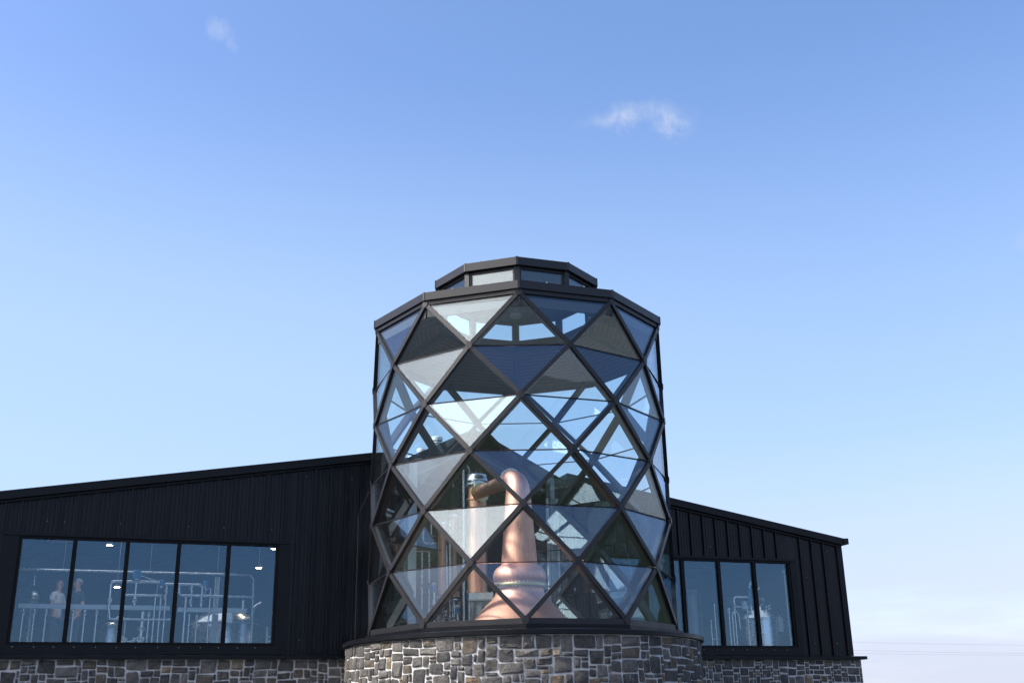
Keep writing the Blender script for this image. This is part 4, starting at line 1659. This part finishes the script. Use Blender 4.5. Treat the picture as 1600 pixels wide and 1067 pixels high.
def person(name, s, d, F, face, label, shirt, hair, h=1.75, arms=None):
    """face: turn of the body about z; local -y is forward"""
    E = hall_empty(name, s, d, F, face)
    tag(E, label, 'person', 'people in the hall')
    k = h / 1.75
    V, ED, RD = [], [], []

    def v(x, y, z, r_, p=None):
        V.append((x * k, y * k, z * k))
        RD.append(r_ if isinstance(r_, tuple) else (r_ * k, r_ * k))
        if p is not None:
            ED.append((p, len(V) - 1))
        return len(V) - 1
    pel = v(0, 0, 0.98, (0.13, 0.10))
    wst = v(0, 0, 1.12, (0.125, 0.095), pel)
    chs = v(0, 0.01, 1.30, (0.145, 0.105), wst)
    upc = v(0, 0.015, 1.42, (0.10, 0.08), chs)
    nck = v(0, 0.0, 1.51, 0.052, upc)
    jaw = v(0, -0.015, 1.58, (0.062, 0.072), nck)
    hd = v(0, -0.01, 1.66, (0.074, 0.088), jaw)
    v(0, 0.0, 1.715, (0.055, 0.068), hd)
    arms = arms or (((-0.30, -0.03, 1.12), (-0.28, -0.2, 0.95)), ((0.30, -0.03, 1.12), (0.28, -0.2, 0.95)))
    for sg, (elb, wri) in zip((-1, 1), arms):
        sh = v(sg * 0.175, 0.015, 1.40, 0.058, upc)
        e = v(*elb, 0.040, sh)
        w = v(*wri, 0.027, e)
        dv = (Vector(wri) - Vector(elb)).normalized()
        pal = Vector(wri) + dv * 0.06
        pm = v(*pal, (0.036, 0.02), w)
        sd_ = dv.cross(Vector((0, 0, 1))).normalized()
        upv = sd_.cross(dv)
        for i, (o_, ln) in enumerate(((-0.03, 0.06), (-0.010, 0.075), (0.010, 0.07), (0.028, 0.055))):
            q = pal + dv * 0.03 + sd_ * o_
            a = v(*q, 0.010, pm)
            q2 = q + dv * ln * 0.6 - upv * 0.012
            b = v(*q2, 0.0085, a)
            q3 = q2 + dv * ln * 0.35 - upv * 0.022
            v(*q3, 0.0075, b)
        th = pal - dv * 0.02 + sd_ * 0.035 * -sg
        a = v(*th, 0.011, w)
        v(*(th + dv * 0.045 + sd_ * 0.02 * -sg), 0.009, a)
    for sg in (-1, 1):
        hp = v(sg * 0.09, 0, 0.90, 0.088, pel)
        kn = v(sg * 0.10, -0.015, 0.50, 0.058, hp)
        an = v(sg * 0.10, 0.02, 0.09, 0.04, kn)
        v(sg * 0.105, -0.13, 0.035, (0.04, 0.03), an)
    body = skin_mesh('body', V, ED, RD, 'skin', E)
    # face
    MB().lathe([(0.018, 0), (0.012, 0.02), (0.006, 0.045)], 10, (0, -0.098 * k, 1.615 * k)).build('nose', 'skin', body, True)
    for sg in (-1, 1):
        MB().ball((sg * 0.03 * k, -0.088 * k, 1.655 * k), 0.010, 6).build('eye', 'eye', body, True)
        MB().ball((sg * 0.079 * k, 0.0, 1.635 * k), 0.02, 6).build('ear', 'skin', body, True)
    MB().tube([(-0.022 * k, -0.088 * k, 1.585 * k), (0, -0.095 * k, 1.583 * k), (0.022 * k, -0.088 * k, 1.585 * k)], 0.005, 6).build('mouth', 'copper_dull', body, True)
    # clothes
    TV = [(0, 0, 0.90), (0, 0, 1.12), (0, 0.01, 1.30), (0, 0.015, 1.425)]
    TR_ = [(0.145, 0.115), (0.14, 0.11), (0.16, 0.12), (0.11, 0.088)]
    TE = [(0, 1), (1, 2), (2, 3)]
    for sg, (elb, wri) in zip((-1, 1), arms):
        sh = Vector((sg * 0.175, 0.015, 1.40))
        TV.append(tuple(sh))
        TR_.append((0.074, 0.074))
        TE.append((3, len(TV) - 1))
        TV.append(tuple(sh.lerp(Vector(elb), 0.7)))
        TR_.append((0.062, 0.062))
        TE.append((len(TV) - 2, len(TV) - 1))
    skin_mesh('shirt', [tuple(c * k for c in p) for p in TV], TE, [(a * k, b * k) for a, b in TR_], shirt, E, 1)
    JV = [(0, 0, 0.98), (-0.095, 0, 0.88), (-0.10, -0.015, 0.5), (-0.10, 0.02, 0.1), (0.095, 0, 0.88), (0.10, -0.015, 0.5), (0.10, 0.02, 0.1)]
    skin_mesh('trousers', [tuple(c * k for c in p) for p in JV], [(0, 1), (1, 2), (2, 3), (0, 4), (4, 5), (5, 6)],
              [(0.138 * k, 0.108 * k)] + [(a * k, a * k) for a in (0.1, 0.075, 0.06, 0.1, 0.075, 0.06)], 'jeans', E, 0)
    # hair: a cap over the top and back of the head
    hv, hf = [], []
    n, rws = 18, 7
    for j in range(rws):
        el = R(88 - j * 17)
        for i in range(n):
            a = 2 * pi * i / n
            back = 0.5 + 0.5 * sin(a)
            lim = R(88 - (rws - 1) * 17 * (0.42 + 0.58 * back))
            e2 = max(el, lim)
            rr = 1 + 0.05 * mnoise.noise(Vector((i * 0.7, j * 0.9, s)))
            hv.append((0.088 * k * cos(e2) * cos(a) * rr, (0.098 * k * cos(e2) * sin(a) + 0.0) * rr, 1.655 * k + 0.098 * k * sin(e2) * rr))
    for j in range(rws - 1):
        for i in range(n):
            a, b = j * n + i, j * n + (i + 1) % n
            hf.append((a, a + n, b + n, b))
    hf.append(tuple(range(n)))
    MB().add(hv, hf).build('hair', hair, E, True, None)
    return E


person('person', -7.90, 6.0, 2.98, R(60), 'person in a white t-shirt behind the left window, facing right', 'shirt_white', 'hair_brown', 1.77,
       (((-0.36, -0.10, 1.16), (-0.42, -0.34, 1.16)), ((0.28, -0.02, 1.14), (0.16, -0.22, 1.12))))
person('person', -7.50, 6.0, 2.98, R(-60), 'grey haired person in a dark shirt behind the left window, facing left', 'shirt_dark', 'hair_grey', 1.80,
       (((-0.28, -0.10, 1.16), (-0.20, -0.34, 1.14)), ((0.28, 0.0, 1.12), (0.26, -0.12, 0.92))))


# ------------------------------------------------------------------ overhead line far off to the right
def build_wires():
    ends = []
    for nm, x, y, lab in (('utility_pole', 8.0, 76.0, 'wooden utility pole carrying the overhead wires beyond the hall roof'), ('utility_pole', 58.0, 68.0, 'wooden utility pole standing far off to the right')):
        E = empty(nm, (x, y, 0))
        tag(E, lab, 'utility pole', 'poles of the overhead line')
        MB().lathe([(0.16, 0), (0.11, 8.6), (0.05, 8.65)], 14).build('post', 'wood_pole', E, True)
        MB().box(-0.06, 0.06, -0.9, 0.9, 8.15, 8.28).build('cross_arm', 'wood_pole', E)
        ends.append((x, y))
    za = ((7.16, 6.52), (6.52, 5.89), (6.28, 5.75))
    names = ('top', 'middle', 'bottom')
    for i in range(3):
        x0, x1 = 25.83, 39.4
        sl = (za[i][1] - za[i][0]) / (x1 - x0)
        pts = []
        for t_ in range(25):
            x = 8 + 50 * t_ / 24
            y = 76 - 8 * t_ / 24
            z = za[i][0] + sl * (x - x0) + 0.0006 * (x - x0) * (x - x1)
            pts.append((x, y, z))
        single('overhead_wire', MB().tube(pts, 0.006, 5), 'grey_paint', names[i] + ' one of three thin overhead wires crossing the sky at the lower right', 'wire', 'overhead wires')


build_wires()
